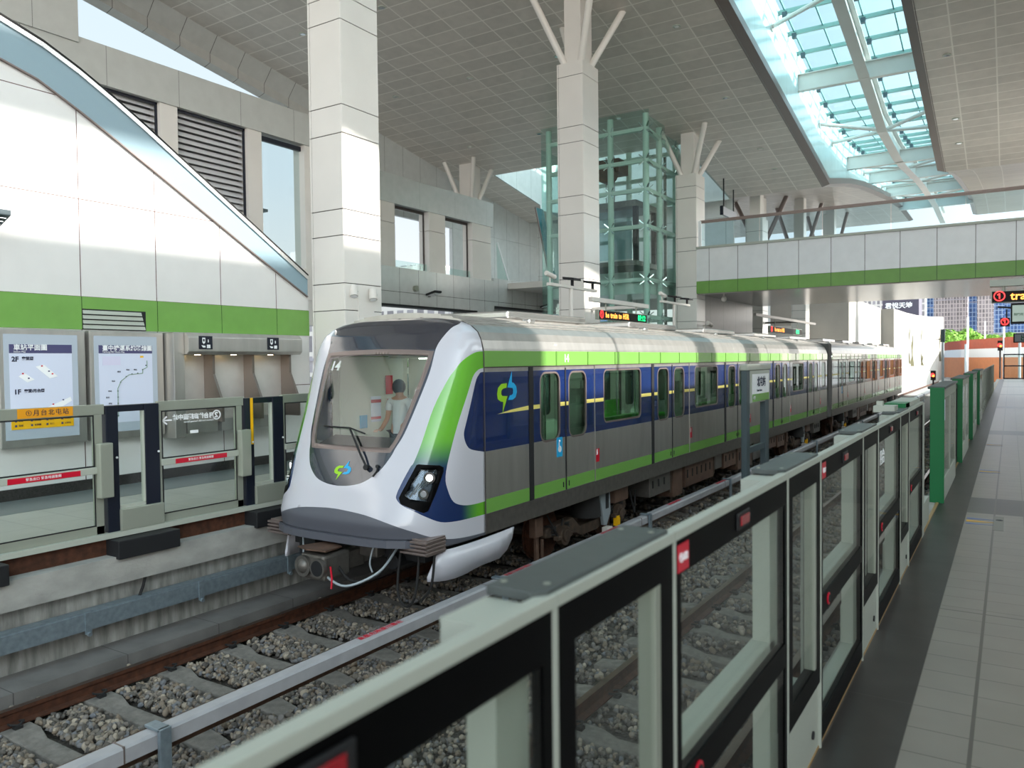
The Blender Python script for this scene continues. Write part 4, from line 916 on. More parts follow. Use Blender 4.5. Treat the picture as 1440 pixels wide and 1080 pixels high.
# conductor rail cover
t = thing('conductor_rail', 'light grey covered conductor rail running between the two tracks', 'conductor rail', (-5.72, 10, -1.2))
XA, ZT = -5.76, -.90
Mb().prism([(XA, -6, ZT-.13), (XA, -6, ZT-.015), (XA+.02, -6, ZT), (XA+.13, -6, ZT), (XA+.15, -6, ZT-.02), (XA+.15, -6, ZT-.13)], (0, 120, 0)).build('cover', 'thirdrail', t)
Mb().box(XA+.05, XA+.09, -6, 114, ZT-.20, ZT-.12).build('rail_body', 'railtop', t)
for i in range(14):
    y = 3.62+4.9*i; Mb().box(XA+.16, XA+.2, y-.05, y+.05, -1.5, ZT+.03).box(XA-.01, XA+.19, y-.05, y+.05, ZT+.005, ZT+.03).box(XA+.0, XA+.2, y-.02, y+.02, -1.5, -1.4).build('support', 'galv', t, bevel=.006)
for y in (5.9, 8.7, 11.6, 14.6, 17.6): text('高壓危險請勿靠近', .085, 'red', (XA+.075, y, ZT+.003), yd, (-1, 0, 0), t, 'warning_text', ext=.001)
for i in range(10):
    y = 3.3+4.9*i; Mb().box(XA-.003, XA+.153, y, y+.012, ZT-.13, ZT+.003).build('cover_joint', 'trim', t)
# galvanised cable tray under the left platform
t = thing('cable_tray', 'galvanised steel channel on brackets along the left platform wall', 'cable tray', (-8.8, 5, -.8))
Mb().box(-8.72, -8.70, -6, 60, -.99, -.80).box(-8.86, -8.71, -6, 60, -.80, -.785).box(-8.88, -8.71, -6, 60, -.99, -.98).build('channel', 'galv', t)
for i in range(24):
    y = 1.85+1.45*i; Mb().box(-8.71, -8.685, y-.035, y+.035, -1.03, -.79).box(-8.9, -8.7, y-.02, y+.02, -1.0, -.96).cyl((-8.69, y, -1.03), (-8.66, y, -1.03), .025, n=8).build('bracket', 'galv', t)
for i, (y, n) in enumerate(((5.55, 'first'), (8.1, 'second'), (10.6, 'third'))): one('drop_cable', 'black cable dropping behind the cable tray, %s from the left' % n, 'cable', Mb().tube([(-8.86, y, -.58), (-8.84, y-.05, -.7), (-8.8, y-.12, -.79)], .018), 'rubber', group='drop cables')

# ================================================================== BALLAST
def stones(specs, seed=3):
    rng = np.random.default_rng(seed)
    bm = bmesh.new(); bmesh.ops.create_icosphere(bm, subdivisions=2, radius=1); iv = np.array([v.co[:] for v in bm.verts]); it = np.array([[v.index for v in f.verts] for f in bm.faces]); bm.free()
    bm = bmesh.new(); bmesh.ops.create_icosphere(bm, subdivisions=1, radius=1); jv = np.array([v.co[:] for v in bm.verts]); jt = np.array([[v.index for v in f.verts] for f in bm.faces]); bm.free()
    VV = []; TT = []; CC = []; off = 0
    for (x0, x1, y0, y1, n, r, zc, hi) in specs:
        bv, bt = (iv, it) if hi else (jv, jt)
        vars_ = []
        for q in range(24):
            d = rng.normal(size=(7, 3)); d /= np.linalg.norm(d, axis=1)[:, None]; lim = rng.uniform(.55, .85, 7); v = bv.copy()
            for a, l in zip(d, lim):      # cut planar facets into the stone
                s = v@a; over = np.clip(s-l, 0, None); v = v-over[:, None]*a
            v *= rng.uniform(.75, 1.25, 3); vars_.append(v)
        for i in range(n):
            v = vars_[rng.integers(24)]
            q = rng.normal(size=4); q /= np.linalg.norm(q); a, b, c, d = q
            Rm = np.array([[1-2*(c*c+d*d), 2*(b*c-a*d), 2*(b*d+a*c)], [2*(b*c+a*d), 1-2*(b*b+d*d), 2*(c*d-a*b)], [2*(b*d-a*c), 2*(c*d+a*b), 1-2*(b*b+c*c)]])
            s = r*rng.uniform(.6, 1.25)*np.array([1, 1, .72])
            px, py = rng.uniform(x0, x1), rng.uniform(y0, y1)
            for xc in (-7.175, -2.67):
                if abs(px-xc) < 1.28:
                    k = ((py-3.58-(.3 if xc > -5 else 0)) % .8); k = min(k, .8-k)
                    if k < .15+r*.5: px = None; break
            if px is None or min(abs(px-x_) for x_ in RX) < .085: continue
            VV.append((v*s)@Rm.T+np.array([px, py, zc+rng.uniform(-.015, .02)])); TT.append(bt+off); off += len(bv); CC.append(np.full(len(bv), rng.uniform()))
    VV = np.concatenate(VV).astype(np.float32); TT = np.concatenate(TT).astype(np.int32); CC = np.concatenate(CC).astype(np.float32)
    me = bpy.data.meshes.new('ballast'); me.vertices.add(len(VV)); me.vertices.foreach_set('co', VV.ravel())
    me.loops.add(TT.size); me.loops.foreach_set('vertex_index', TT.ravel()); me.polygons.add(len(TT))
    me.polygons.foreach_set('loop_start', np.arange(0, TT.size, 3, dtype=np.int32)); me.polygons.foreach_set('loop_total', np.full(len(TT), 3, dtype=np.int32)); me.update(calc_edges=True)
    at = me.attributes.new('stone', 'FLOAT', 'POINT'); at.data.foreach_set('value', CC)
    m = mat('ballast_stone', '8a8072', .85); t = m.node_tree; a = t.nodes.new('ShaderNodeAttribute'); a.attribute_name = 'stone'
    r_ = t.nodes.new('ShaderNodeValToRGB'); els = r_.color_ramp.elements; els[0].color = lin('484440'); els[1].color = lin('a39888')
    for p_, c_ in ((.3, '6a645c'), (.5, '7d6e5d'), (.7, '686b70'), (.85, '8a7f71')): e_ = els.new(p_); e_.color = lin(c_)
    t.links.new(a.outputs['Fac'], r_.inputs[0]); t.links.new(r_.outputs[0], t.nodes['Principled BSDF'].inputs['Base Color'])
    me.materials.append(m); o = bpy.data.objects.new('ballast', me); COL.objects.link(o); o['kind'] = 'stuff'; tag(o, 'grey and brown crushed stone ballast filling both track beds', 'ballast'); o['kind'] = 'stuff'
    return o
ZB = RT-.185
stones([(-8.34, -5.4, 2.0, 7.5, 9000, .034, ZB, True), (-8.34, -5.4, 2.0, 9.5, 9000, .034, ZB-.02, False), (-8.34, -5.3, 7.5, 16, 11000, .04, ZB, False),
        (-5.4, -1.04, 1.0, 7, 12000, .034, ZB, False), (-5.4, -1.04, 1.0, 5, 5000, .034, ZB+.01, True), (-5.4, -1.04, 7, 20, 16000, .042, ZB, False), (-8.34, -1.04, 16, 45, 12000, .07, ZB, False)])
# ================================================================== TRAIN
CX = -7.2; YSM = 8.41; NN = 3.8
ZT_ = [-.8, -.3, 0, .13, .4, .84, 1.5, 2.14, 2.35, 2.48, 2.56, 2.59]; YC_ = [7.15, 7.05, 6.99, 7.03, 7.13, 7.34, 7.64, 7.93, 8.05, 8.17, 8.29, 8.41]
WZ_ = [-.8, 2.0, 2.11, 2.25, 2.36, 2.45, 2.52, 2.57, 2.59]; WW_ = [1.4, 1.4, 1.395, 1.365, 1.31, 1.20, 1.02, .7, 0.001]
ph = np.linspace(0, np.pi/2, 400); g_ = np.sin(ph)**(2/NN); h_ = 1-np.cos(ph)**(2/NN)
s_ = np.concatenate([[0], np.cumsum(np.hypot(np.diff(g_)*1.4, np.diff(h_)*1.1))]); s_ /= s_[-1]
def S(t, z, inset=0):
    a = min(1, abs(t)); g = float(np.interp(a, s_, g_)); h = float(np.interp(a, s_, h_)); yc = float(np.interp(z, ZT_, YC_)); w = float(np.interp(z, WZ_, WW_))
    return V((CX+math.copysign(1, t)*(w-inset*.6)*g, yc+inset+(YSM-yc-inset)*h, z-inset*.15))
gradm = mat('livery_green_to_navy', '5fae2e', .16, 0, .6, coat=.8)
_t = gradm.node_tree; _p = _t.nodes['Principled BSDF']; tcn = _t.nodes.new('ShaderNodeTexCoord'); sp = _t.nodes.new('ShaderNodeSeparateXYZ'); _t.links.new(tcn.outputs['Object'], sp.inputs[0])
def _mr(src, a, b):
    n = _t.nodes.new('ShaderNodeMapRange'); n.interpolation_type = 'SMOOTHSTEP'; n.inputs['From Min'].default_value = a; n.inputs['From Max'].default_value = b; _t.links.new(src, n.inputs[0]); return n.outputs[0]
za = _mr(sp.outputs['Z'], 1.86, 2.32); ya = _mr(sp.outputs['Y'], -.55, -.12)
mxn = _t.nodes.new('ShaderNodeMath'); mxn.operation = 'MAXIMUM'; _t.links.new(za, mxn.inputs[0]); _t.links.new(ya, mxn.inputs[1])
mc = _t.nodes.new('ShaderNodeMix'); mc.data_type = 'RGBA'; _t.links.new(mxn.outputs[0], mc.inputs[0]); mc.inputs[6].default_value = lin('152c5c'); mc.inputs[7].default_value = lin('67b32f'); _t.links.new(mc.outputs[2], _p.inputs['Base Color'])
frame = [(0, 2.152), (.25, 2.139), (.42, 2.115), (.436, 2.09), (.424, 1.823), (.394, 1.41), (.361, 1.062), (.325, .875), (.30, .846), (.169, .844), (0, .843)]
glassr = [(0, 2.085), (.25, 2.072), (.395, 2.05), (.40, 2.03), (.392, 1.81), (.364, 1.40), (.333, 1.062), (.305, .925), (.285, .905), (.169, .902), (0, .902)]
dark = [(0, 2.6), (1.0, 2.588), (.967, 2.504), (.8, 2.485), (.597, 2.431), (.497, 2.31), (.448, 2.145), (.442, 1.837), (.411, 1.428), (.378, 1.08), (.345, .907), (.327, .796), (.277, .623), (.188, .486), (.09, .43), (0, .415)]
band = [(1.0, 2.104), (.849, 2.094), (.736, 2.048), (.657, 1.97), (.616, 1.87), (.575, 1.737), (.523, 1.403), (.499, .973), (.481, .746), (.468, .688), (.444, .522), (.428, .366), (.436, .309), (.47, .247), (.543, .171), (.599, .106), (.686, .013), (.78, -.016), (.895, -.025), (1.0, -.03)]
inner = [(1.0, 1.886), (.93, 1.876), (.886, 1.857), (.831, 1.804), (.792, 1.685), (.719, 1.273), (.684, .857), (.679, .559), (.708, .382), (.751, .234), (.82, .165), (.906, .14), (1.0, .14)]
navy = [(1.0, 1.835), (.95, 1.83), (.917, 1.809), (.855, 1.683), (.783, 1.178), (.777, 1.034), (.814, .906), (.867, .844), (1.0, .79)]
bottom = [(0, .146), (.075, .142), (.255, .111), (.417, .032), (.54, -.064), (.614, -.139), (.696, -.201), (.795, -.239), (.916, -.259), (1.0, -.265), (1.0, -.3), (0, -.3)]
head = [(.500, .715), (.512, .722), (.631, .70), (.658, .67), (.662, .621), (.642, .388), (.612, .165), (.59, .148), (.46, .262), (.445, .331), (.468, .49)]
lens = [(.531, .66), (.622, .65), (.632, .60), (.612, .42), (.596, .284), (.502, .318), (.475, .359), (.497, .49)]
def sym(p): return p+[(-a, b) for a, b in p[::-1] if abs(a) > 1e-6]
def mir(p): return [(-a, b) for a, b in p]
outer = [(-1, -.3), (-.62, -.3), (-.56, -.17), (.56, -.17), (.62, -.3), (1, -.3), (1, 2.585), (-1, 2.585)]
def smo(p, n=4):
    q = []
    for i in range(len(p)-1):
        a, b, c, d = p[max(0, i-1)], p[i], p[i+1], p[min(len(p)-1, i+2)]
        for k in range(n):
            u = k/n; q.append(tuple(.5*((2*b[j])+(c[j]-a[j])*u+(2*a[j]-5*b[j]+4*c[j]-d[j])*u*u+(3*b[j]-a[j]-3*c[j]+d[j])*u**3) for j in (0, 1)))
    return q+[p[-1]]
dark = dark[:2]+smo(dark[2:]); band = smo(band); inner = smo(inner); navy = smo(navy); bottom = smo(bottom[:-2])+bottom[-2:]; frame = smo(frame, 3); glassr = smo(glassr, 3)
cl = lambda p: [(max(-1, min(1, a)), min(2.585, b)) for a, b in p]
regs = [sym(bottom), cl(band), mir(cl(band)), inner, mir(inner), navy, mir(navy), cl(sym(dark)), sym(frame), sym(glassr), head, mir(head), lens, mir(lens)]
rm = [1, 2, 2, 0, 0, 3, 3, 4, 5, None, 6, 6, None, None]
# regions 1/3: band polygon = outer curve + closing along t=1
regs[1] = cl(band); regs[2] = mir(cl(band))
gv, gf = cdt(outer, regs, [i/42-1+.003 for i in range(0, 85)], [z for z in np.concatenate([np.linspace(-.28, 2.3, 62), np.linspace(2.33, 2.575, 14)])], .045, 2.0)
def car_root(y0, label, g='cars of the train'): return thing('train_car', label, 'train', (CX, y0, -1.25), g)
car = car_root(YSM, 'leading train car with white, green and navy rounded nose facing the camera')

nose = Mb(); used = [f for f, k in gf if k < 0 or rm[k] is not None]
P3 = [S(t, z) for t, z in gv]
for f, k in gf:
    mi = 0 if k < 0 else rm[k]
    if mi is None: continue
    nose.add([P3[i] for i in f], [tuple(range(len(f)))], mi)
nob = nose.build('nose_shell', ['train_w', 'train_v', gradm, 'train_n', 'train_d', 'trim', 'black'], car)
bm = bmesh.new(); bm.from_mesh(nob.data); bmesh.ops.remove_doubles(bm, verts=bm.verts, dist=.0008); bmesh.ops.recalc_face_normals(bm, faces=bm.faces)
for f in bm.faces: f.smooth = True
if sum(f.normal.y for f in bm.faces) > 0: bmesh.ops.reverse_faces(bm, faces=bm.faces)
bm.to_mesh(nob.data); bm.free()
so_ = nob.modifiers.new('thickness', 'SOLIDIFY'); so_.thickness = .035; so_.offset = -1
def patch(reg, name, m, par, inset=0, smooth=True):
    b = Mb(); bv, bf = cdt(reg, [], [i/25-1+.003 for i in range(51)], list(np.linspace(-.2, 2.4, 40)), .05, 2.0)
    for f, k in bf: b.add([S(*bv[i], inset) for i in f], [tuple(range(len(f)))])
    o = b.build(name, m, par)
    bm = bmesh.new(); bm.from_mesh(o.data); bmesh.ops.remove_doubles(bm, verts=bm.verts, dist=.0008); bmesh.ops.recalc_face_normals(bm, faces=bm.faces)
    for f in bm.faces: f.smooth = True
    bm.to_mesh(o.data); bm.free(); return o
ws = patch(sym(glassr), 'windscreen', 'windscreen', car)
for sg, rr in ((1, lens), (-1, mir(lens))):
    h = patch(rr, 'headlight', mat('headlight_bowl', '5c6472', .25, .7), car, .05)
    patch(rr, 'headlight_glass', 'glass', h, .002)
    for (a, z, r_, mm) in ((.587, .563, .068, 'lampw'), (.573, .375, .062, 'lamp_dim')):
        c = S(a*sg, z, .03); c2 = S((a+.0)*sg, z, .012); d = V((.55*sg, -1, -.05)).normalized()
        q = Mb(); q.cyl(c-d*.0, c+d*.03, r_, r_+.004, 24).build('lamp_ring', 'chrome', h, smooth=True)
        Mb().cyl(c+d*.03, c+d*.034, r_*.62, n=20).build('lamp', 'lampw' if mm == 'lampw' else mat('dipped_lamp', 'd9dade', .1, .6), h)
    for k in range(5):
        a = .50+.02*k; Mb().bar(S(a*sg, .34+.03*k, .03), S((a+.035)*sg, .50+.03*k, .03), .012).build('reflector_fin', 'chrome', h)
# logo
LG = [[(548, 475), (498, 478), (468, 510), (458, 560), (464, 605), (492, 628), (512, 630), (506, 730), (553, 585), (505, 580), (496, 565), (498, 535), (512, 520), (545, 512)],
      [(596, 370), (552, 512), (600, 518), (606, 535), (604, 565), (590, 580), (575, 580), (558, 618), (600, 620), (630, 600), (642, 555), (636, 505), (612, 475), (595, 470)]]
M['logo_g'] = mat('logo_green', '9ad219', .4); M['logo_b'] = mat('logo_blue', '19a8e0', .4)
def logo(fn, par, name='logo'):
    for pts, m in zip(LG, ('logo_g', 'logo_b')):
        p2 = [((x-550)/184, -(y-550)/360) for x, y in pts]
        v2, f2 = cdt(p2, [], [], [], .12); b = Mb()
        for f, k in f2: b.add([fn(*v2[i]) for i in f], [tuple(range(len(f)))])
        b.build(name, m, par)
logo(lambda u, v: V((-5.797, 8.96+u*.50, 1.55+v*.58)), car)
def fl(u, v):
    p = S(.005+u*.13, .605+v*.245, -.004); return p
logo(fl, car)
# number 14 inside the windscreen corner, wiper
p0 = S(-.335, 1.93, .015); xd_ = (S(-.25, 1.93)-S(-.335, 1.93)).normalized(); zd_ = (S(-.335, 2.03)-S(-.335, 1.83)).normalized()
text('14', .19, 'white', p0, xd_, zd_, car, 'number', align='CENTER', bold=.006)
wp_ = [S(.155, .74, -.02), S(.09, .98, -.045), S(-.15, 1.10, -.03)]
wi = Mb().tube([S(.19, .66, -.03), S(.13, .80, -.06), S(-.02, 1.12, -.05)], .014).cyl(S(.19, .66, .02), S(.19, .66, -.06), .035, n=12).tube([S(-.25, 1.13, -.02), S(-.02, 1.12, -.04), S(.1, 1.06, -.02)], .01)
Mb().tube([S(.26, .68, 0), S(.27, .62, -.03), S(.25, .56, -.02)], .012).cyl(S(.26, .68, .0), S(.26, .68, -.03), .022, n=10).build('washer_hose', 'blackm', car, smooth=True)
wi.build('wiper', 'blackm', car, smooth=True)
# seam, skirt, anti-climber
Mb().tube([S(1, z)+V((.002, 0, 0)) for z in np.linspace(-.3, 2.58, 40)], .008, n=6).build('nose_seam', 'joint', car)
for sg in (1, -1):
    b = Mb(); ts = list(np.linspace(.60, 1, 9)); up_ = []; dn = []
    for t in ts:
        f = (t-.60)/.4; p = S(t*sg, -.3); up_.append(V((p.x, p.y, -.34 if t > .66 else -.34-.3*(.66-t)/.06))); dn.append(V((p.x, p.y, -.66-.06*math.sin(math.pi*min(1, f+.2)*.9))))
    for y, zu, zl in ((8.7, -.335, -.68), (8.9, -.33, -.60), (9.02, -.325, -.48), (9.08, -.32, -.34)): up_.append(V((CX+1.4*sg, y, zu))); dn.append(V((CX+1.4*sg, y, zl)))
    n_ = len(up_); b.add(up_+dn, [(i, i+1, n_+i+1, n_+i) for i in range(n_-1)])
    o = b.build('side_skirt', 'train_w', car); m = o.modifiers.new('t', 'SOLIDIFY'); m.thickness = .03; m.offset = 0
    for p in o.data.polygons: p.use_smooth = True
b = Mb()
for i in range(12):
    t0, t1 = -.62+1.24*i/12, -.62+1.24*(i+1)/12; a, c = S(t0, -.2)+V((0, -.03, 0)), S(t1, -.2)+V((0, -.03, 0))
    b.add([a+V((0, -.04, .03)), c+V((0, -.04, .03)), c+V((0, .5, .03)), a+V((0, .5, .03)), a+V((0, -.04, -.06)), c+V((0, -.04, -.06)), c+V((0, .5, -.06)), a+V((0, .5, -.06))], [(0, 1, 2, 3), (4, 7, 6, 5), (0, 4, 5, 1), (2, 6, 7, 3), (0, 3, 7, 4), (1, 5, 6, 2)])
b.build('coupler_beam', 'train_v', car)
for sg in (1, -1):
    c = S(.56*sg, -.2); b = Mb()
    for k in range(4): b.box(c.x-.2, c.x+.2, c.y-.10, c.y+.3, c.z-.13+.045*k, c.z-.105+.045*k)
    b.box(c.x-.19, c.x+.19, c.y-.05, c.y+.3, c.z-.15, c.z+.05).build('anti_climber', 'trim', car, bevel=.004)
# coupler
CXo = CX; CX = CX+.04; cz = -.50
cp = Mb().cyl((CX, 8.0, cz+.12), (CX, 7.150, cz), .09, n=14).box(CX-.21, CX+.21, 6.650, 7.100, cz-.17, cz+.15).build('coupler', 'dsteel', car, bevel=.04)
Mb().cyl((CX-.12, 6.660, cz), (CX-.12, 6.600, cz), .125, .13, 20).sph((CX-.12, 6.640, cz), .10, 14, sc=(1, .9, 1)).build('coupler_cone', 'dsteel', cp, smooth=True)
Mb().cyl((CX+.13, 6.660, cz), (CX+.13, 6.600, cz), .115, .12, 20).build('coupler_cup', 'dsteel', cp, smooth=True); Mb().cyl((CX+.13, 6.602, cz), (CX+.13, 6.596, cz), .095, n=20).build('cup_opening', 'blackm', cp); CX = CXo
Mb().prism([(CX-.26, 6.700, cz+.19), (CX+.05, 6.550, cz+.22), (CX+.28, 6.650, cz+.2), (CX+.2, 7.000, cz+.18), (CX-.15, 7.100, cz+.18)], (0, 0, .02)).build('coupler_cover', 'box', cp)
Mb().box(CX-.13, CX+.2, 7.100, 7.4, cz-.12, cz+.1).box(CX+.2, CX+.5, 7.3, 7.6, cz+.02, cz+.2).build('coupler_head_box', 'dsteel', cp, bevel=.02)
Mb().tube([(CX+.3, 6.700, cz+.02), (CX+.32, 6.700, cz-.12), (CX+.33, 6.680, cz-.24)], .012).build('red_tag', 'red', cp)
def cable(pts, name='hose', m='rubber', r=.016):
    q = []; P = [V(p) for p in pts]
    for i in range(len(P)-1):
        a = P[max(0, i-1)]; b_, c = P[i], P[i+1]; d = P[min(len(P)-1, i+2)]
        for k in range(6):
            u = k/6; q.append(.5*((2*b_)+(c-a)*u+(2*a-5*b_+4*c-d)*u*u+(3*b_-a-3*c+d)*u**3))
    q.append(P[-1]); Mb().tube(q, r).build(name, m, car, smooth=True)
cable([(CX+.2, 6.7, cz-.1), (CX+.5, 6.75, cz-.2), (CX+.8, 7.0, cz-.05), (CX+.85, 7.3, cz+.2)], m='greyl')
cable([(CX+.2, 6.9, cz), (CX+.45, 6.9, cz-.18), (CX+.7, 7.1, cz-.12), (CX+.8, 7.3, cz+.2)])
cable([(CX+.9, 7.3, cz+.2), (CX+.92, 7.2, cz-.3), (CX+1.05, 7.2, cz-.48), (CX+1.2, 7.2, cz-.3), (CX+1.2, 7.3, cz+.3)])
cable([(CX+1.35, 7.4, cz+.3), (CX+1.33, 7.35, cz-.2), (CX+1.2, 7.3, cz-.42)])
cable([(CX+.55, 7.2, -.28), (CX+.52, 7.15, -.5), (CX+.56, 7.15, -.62)], m='greyl', r=.012); cable([(CX-.6, 7.1, -.28), (CX-.6, 7.1, -.55)], m='greyl', r=.012)
Mb().box(CX-1.15, CX+1.15, 7.45, 8.6, -.5, -.32).cyl((CX-.4, 7.3, -.5), (CX-.4, 7.9, -.5), .09).cyl((CX+.75, 7.3, -.5), (CX+.75, 7.9, -.5), .1).box(CX-.9, CX-.6, 7.3, 7.7, -.6, -.35).build('buffer_gear', 'blackm', car, bevel=.01)
# ---- body side -------------------------------------------------------
bands_ = [(-.03, .16, 1), (.16, .79, 0), (.79, 1.83, 2), (1.83, 1.885, 0)]
def side_piece(par, name, xs, sg, y0, y1, holes=(), stripe=True, gap=.006, th=.04, tip=None, zmax=1.885):
    """flat body panel on plane x=xs facing sg, with livery bands and window holes"""
    outer = [(y0+gap, -.03), (y1-gap, -.03), (y1-gap, zmax), (y0+gap, zmax)]
    regs = []; mats_ = []
    for a, c, m in bands_: regs.append([(y0+gap, a), (y1-gap, a), (y1-gap, min(c, zmax)), (y0+gap, min(c, zmax))]); mats_.append(m)
    if stripe:
        if tip: regs.append([(tip, 1.262), (tip+.35, 1.268), (y1-gap, 1.275), (y1-gap, 1.335), (tip+.35, 1.305)])
        else: regs.append([(y0+gap, 1.275), (y1-gap, 1.275), (y1-gap, 1.335), (y0+gap, 1.335)])
        mats_.append(3)
    for h in holes: regs.append(rrect(h[0]-.03, h[1]+.03, h[2]-.03, h[3]+.03, h[4]+.03)); mats_.append(4); regs.append(rrect(*h)); mats_.append(None)
    vv, ff = cdt(outer, regs); b = Mb()
    for f, k in ff:
        mi = 0 if k < 0 else mats_[k]
        if mi is None: continue
        b.add([(xs, *vv[i]) for i in f], [tuple(range(len(f)))], mi); b.add([(xs-sg*th, *vv[i]) for i in f], [tuple(range(len(f)))], 5)
    for (ya, za), (yb, zb) in zip(outer, outer[1:]+outer[:1]): b.quad((xs, ya, za), (xs, yb, zb), (xs-sg*th, yb, zb), (xs-sg*th, ya, za), mi=0)
    for h in holes:
        r = rrect(*h)
        for (ya, za), (yb, zb) in zip(r, r[1:]+r[:1]): b.quad((xs+sg*.002, ya, za), (xs+sg*.002, yb, zb), (xs-sg*th, yb, zb), (xs-sg*th, ya, za), mi=4)
    o = b.build(name, ['steel', 'train_g', 'train_n', 'yellow', 'trim', 'sealed'], par)
    for h in holes:
        r = rrect(*h, 4) if len(h) == 5 else rrect(*h)
        Mb().prism([(xs-sg*.012, y, z) for y, z in r], (-sg*.008, 0, 0)).build('window_pane', 'trainglass', o)
    return o
M['fj'] = mat('fascia_joint', '5a8a35', .4)
def body(par, y0, y1, s0, nose=False, nst=5, dirt=0):
    """car body from y0 to y1 with door strips from s0"""
    step = 4.52
    for sg, xs in ((1, -5.8), (-1, -8.6)):
        strips = [s0+step*i for i in range(nst)]
        if strips[0] > y0+.3: side_piece(par, 'side_panel', xs, sg, y0, strips[0], (), tip=8.72 if nose else None, stripe=True)
        for i, s in enumerate(strips):
            Mb().box(*sorted((xs-sg*.05, xs+sg*.012)), s, s+.11, -.03, 1.885).build('door_pocket_strip', 'blackm', par)
            for q in (0, 1):
                a, c = s+.11+q*1.0, s+1.11+q*1.0-(.0 if q else 0.0)
                wy0 = s+.36 if q == 0 else s+1.24
                o = side_piece(par, 'door_leaf', xs-sg*.012, sg, a, c, [(wy0, wy0+.56, .79, 1.78, .13)], gap=.008)
                Mb().box(*sorted((xs-sg*.012, xs+sg*.0)), (c-.10 if q == 0 else a+.08), (c-.085 if q == 0 else a+.095), .02, .10).build('door_handle_slot', 'blackm', o)
            Mb().box(*sorted((xs-sg*.05, xs-sg*.003)), s+1.095, s+1.125, -.03, 1.86).build('door_seal', 'rubber', par)
            e_ = min(y1, s+step)
            if e_-(s+2.11) > 1.2:
                hol = [(s+2.46, min(s+4.0, e_-.3), .93, 1.79, .09)]
                pn = side_piece(par, 'side_panel', xs, sg, s+2.11, e_, hol)
            if i < nst and sg > 0:
                l = Mb().box(xs, xs+.003, s+2.13, s+2.25, .28, .50, 0).box(xs+.003, xs+.004, s+2.14, s+2.19, .40, .49, 1).build('emergency_label', ['red', 'white'], par)
                if i == 0: k_ = Mb().box(xs-.012, xs-.009, s+.82, s+1.0, .50, .80).build('wheelchair_sign', 'logo_b', par); Mb().sph((xs-.005, s+.9, .745), .018, 8).cyl((xs-.008, s+.91, .62), (xs-.005, s+.91, .62), .05, n=14).box(xs-.008, xs-.005, s+.88, s+.9, .62, .73).build('wheelchair_symbol', 'white', k_)
        # fascia, gutters, sill
        Mb().box(*sorted((xs, xs+sg*.012)), y0+.005, y1, 1.90, 2.11).build('roof_fascia', 'train_g', par)
        y = y0+1.9
        while y < y1-.5 and sg > 0: Mb().box(xs+.012, xs+.02, y, y+.03, 1.90, 2.11).build('fascia_joint', M['fj'], par); y += 1.04
        Mb().box(*sorted((xs-sg*.03, xs+sg*.006)), y0, y1, 1.885, 1.90).build('drip_rail', 'joint', par)
        Mb().box(*sorted((xs-sg*.05, xs+sg*.004)), y0, y1, -.05, -.03).box(*sorted((xs-sg*.08, xs-sg*.004)), y0, y1, -.30, -.05).build('sill_beam', 'dsteel', par)
    # roof
    prof = [(1.4, 2.10), (1.395, 2.14), (1.365, 2.25), (1.31, 2.36), (1.20, 2.45), (1.15, 2.47), (1.15, 2.485), (1.05, 2.51), (1.05, 2.53), (.9, 2.56), (.9, 2.58), (.7, 2.60), (.7, 2.62), (.3, 2.65), (0, 2.66)]
    pr_ = prof+[(-a, b_) for a, b_ in prof[-2::-1]]
    b = Mb(); n = len(pr_); ya = y0+.01
    def lift(y): return 1.0
    for i in range(n-1): b.quad((CX+pr_[i][0], ya, pr_[i][1]), (CX+pr_[i+1][0], ya, pr_[i+1][1]), (CX+pr_[i+1][0], y1, pr_[i+1][1]), (CX+pr_[i][0], y1, pr_[i][1]))
    b.add([(CX+a, y1, z) for a, z in pr_], [tuple(range(n))]); b.add([(CX+a, ya, z) for a, z in pr_], [tuple(range(n))])
    b.build('roof_shell', 'steel', par, smooth=True, sharp=25)
    b = Mb()
    for k in range(int((y1-y0)/4.5)): y = y0+1.6+4.5*k; b.box(CX-.55, CX+.75, y, y+2.6, 2.62, 2.74).box(CX+.8, CX+.95, y+.3, y+.5, 2.55, 2.62).box(CX-.3, CX+.2, y+2.9, y+3.5, 2.62, 2.70)
    b.build('roof_equipment', 'steel2', par, bevel=.03)
    for k in range(int((y1-y0)/9)): Mb().box(CX+1.32, CX+1.38, y0+1.9+9*k, y0+2.0+9*k, 2.12, 2.22).build('marker_light', 'alul', par)
    # interior
    Mb().box(CX-1.34, CX+1.34, y0+.1, y1, -.06, -.0).build('floor', 'intfloor', par)
    Mb().box(CX-1.3, CX+1.3, y0+1.2, y1, 2.04, 2.08).build('ceiling_panel', 'sealed', par)
    Mb().box(CX-.75, CX-.6, y0+1.3, y1-.3, 2.02, 2.04).box(CX+.6, CX+.75, y0+1.3, y1-.3, 2.02, 2.04).build('light_strip', 'lamp', par)
    for i in range(nst):
        s = s0+step*i
        if s+4.3 > y1: continue
        for q in (1, -1):
            Mb().box(*sorted((CX+q*.85, CX+q*1.32)), s+2.3, s+4.2, .38, .45).box(*sorted((CX+q*1.2, CX+q*1.32)), s+2.3, s+4.2, .45, .98).build('seat_bench', 'seatg', par, bevel=.02)
            Mb().cyl((CX+q*.8, s+2.25, 0), (CX+q*.8, s+2.25, 2.04), .018, n=8).cyl((CX+q*.8, s+4.25, 0), (CX+q*.8, s+4.25, 2.04), .018, n=8).box(*sorted((CX+q*.85, CX+q*1.3)), s+2.24, s+2.26, .5, 1.5).build('grab_pole', 'chrome', par)
    for yy in (y1-.06,): Mb().box(CX-1.36, CX-.5, yy, yy+.05, 0, 2.06).box(CX+.5, CX+1.36, yy, yy+.05, 0, 2.06).build('end_wall', 'sealed', par)
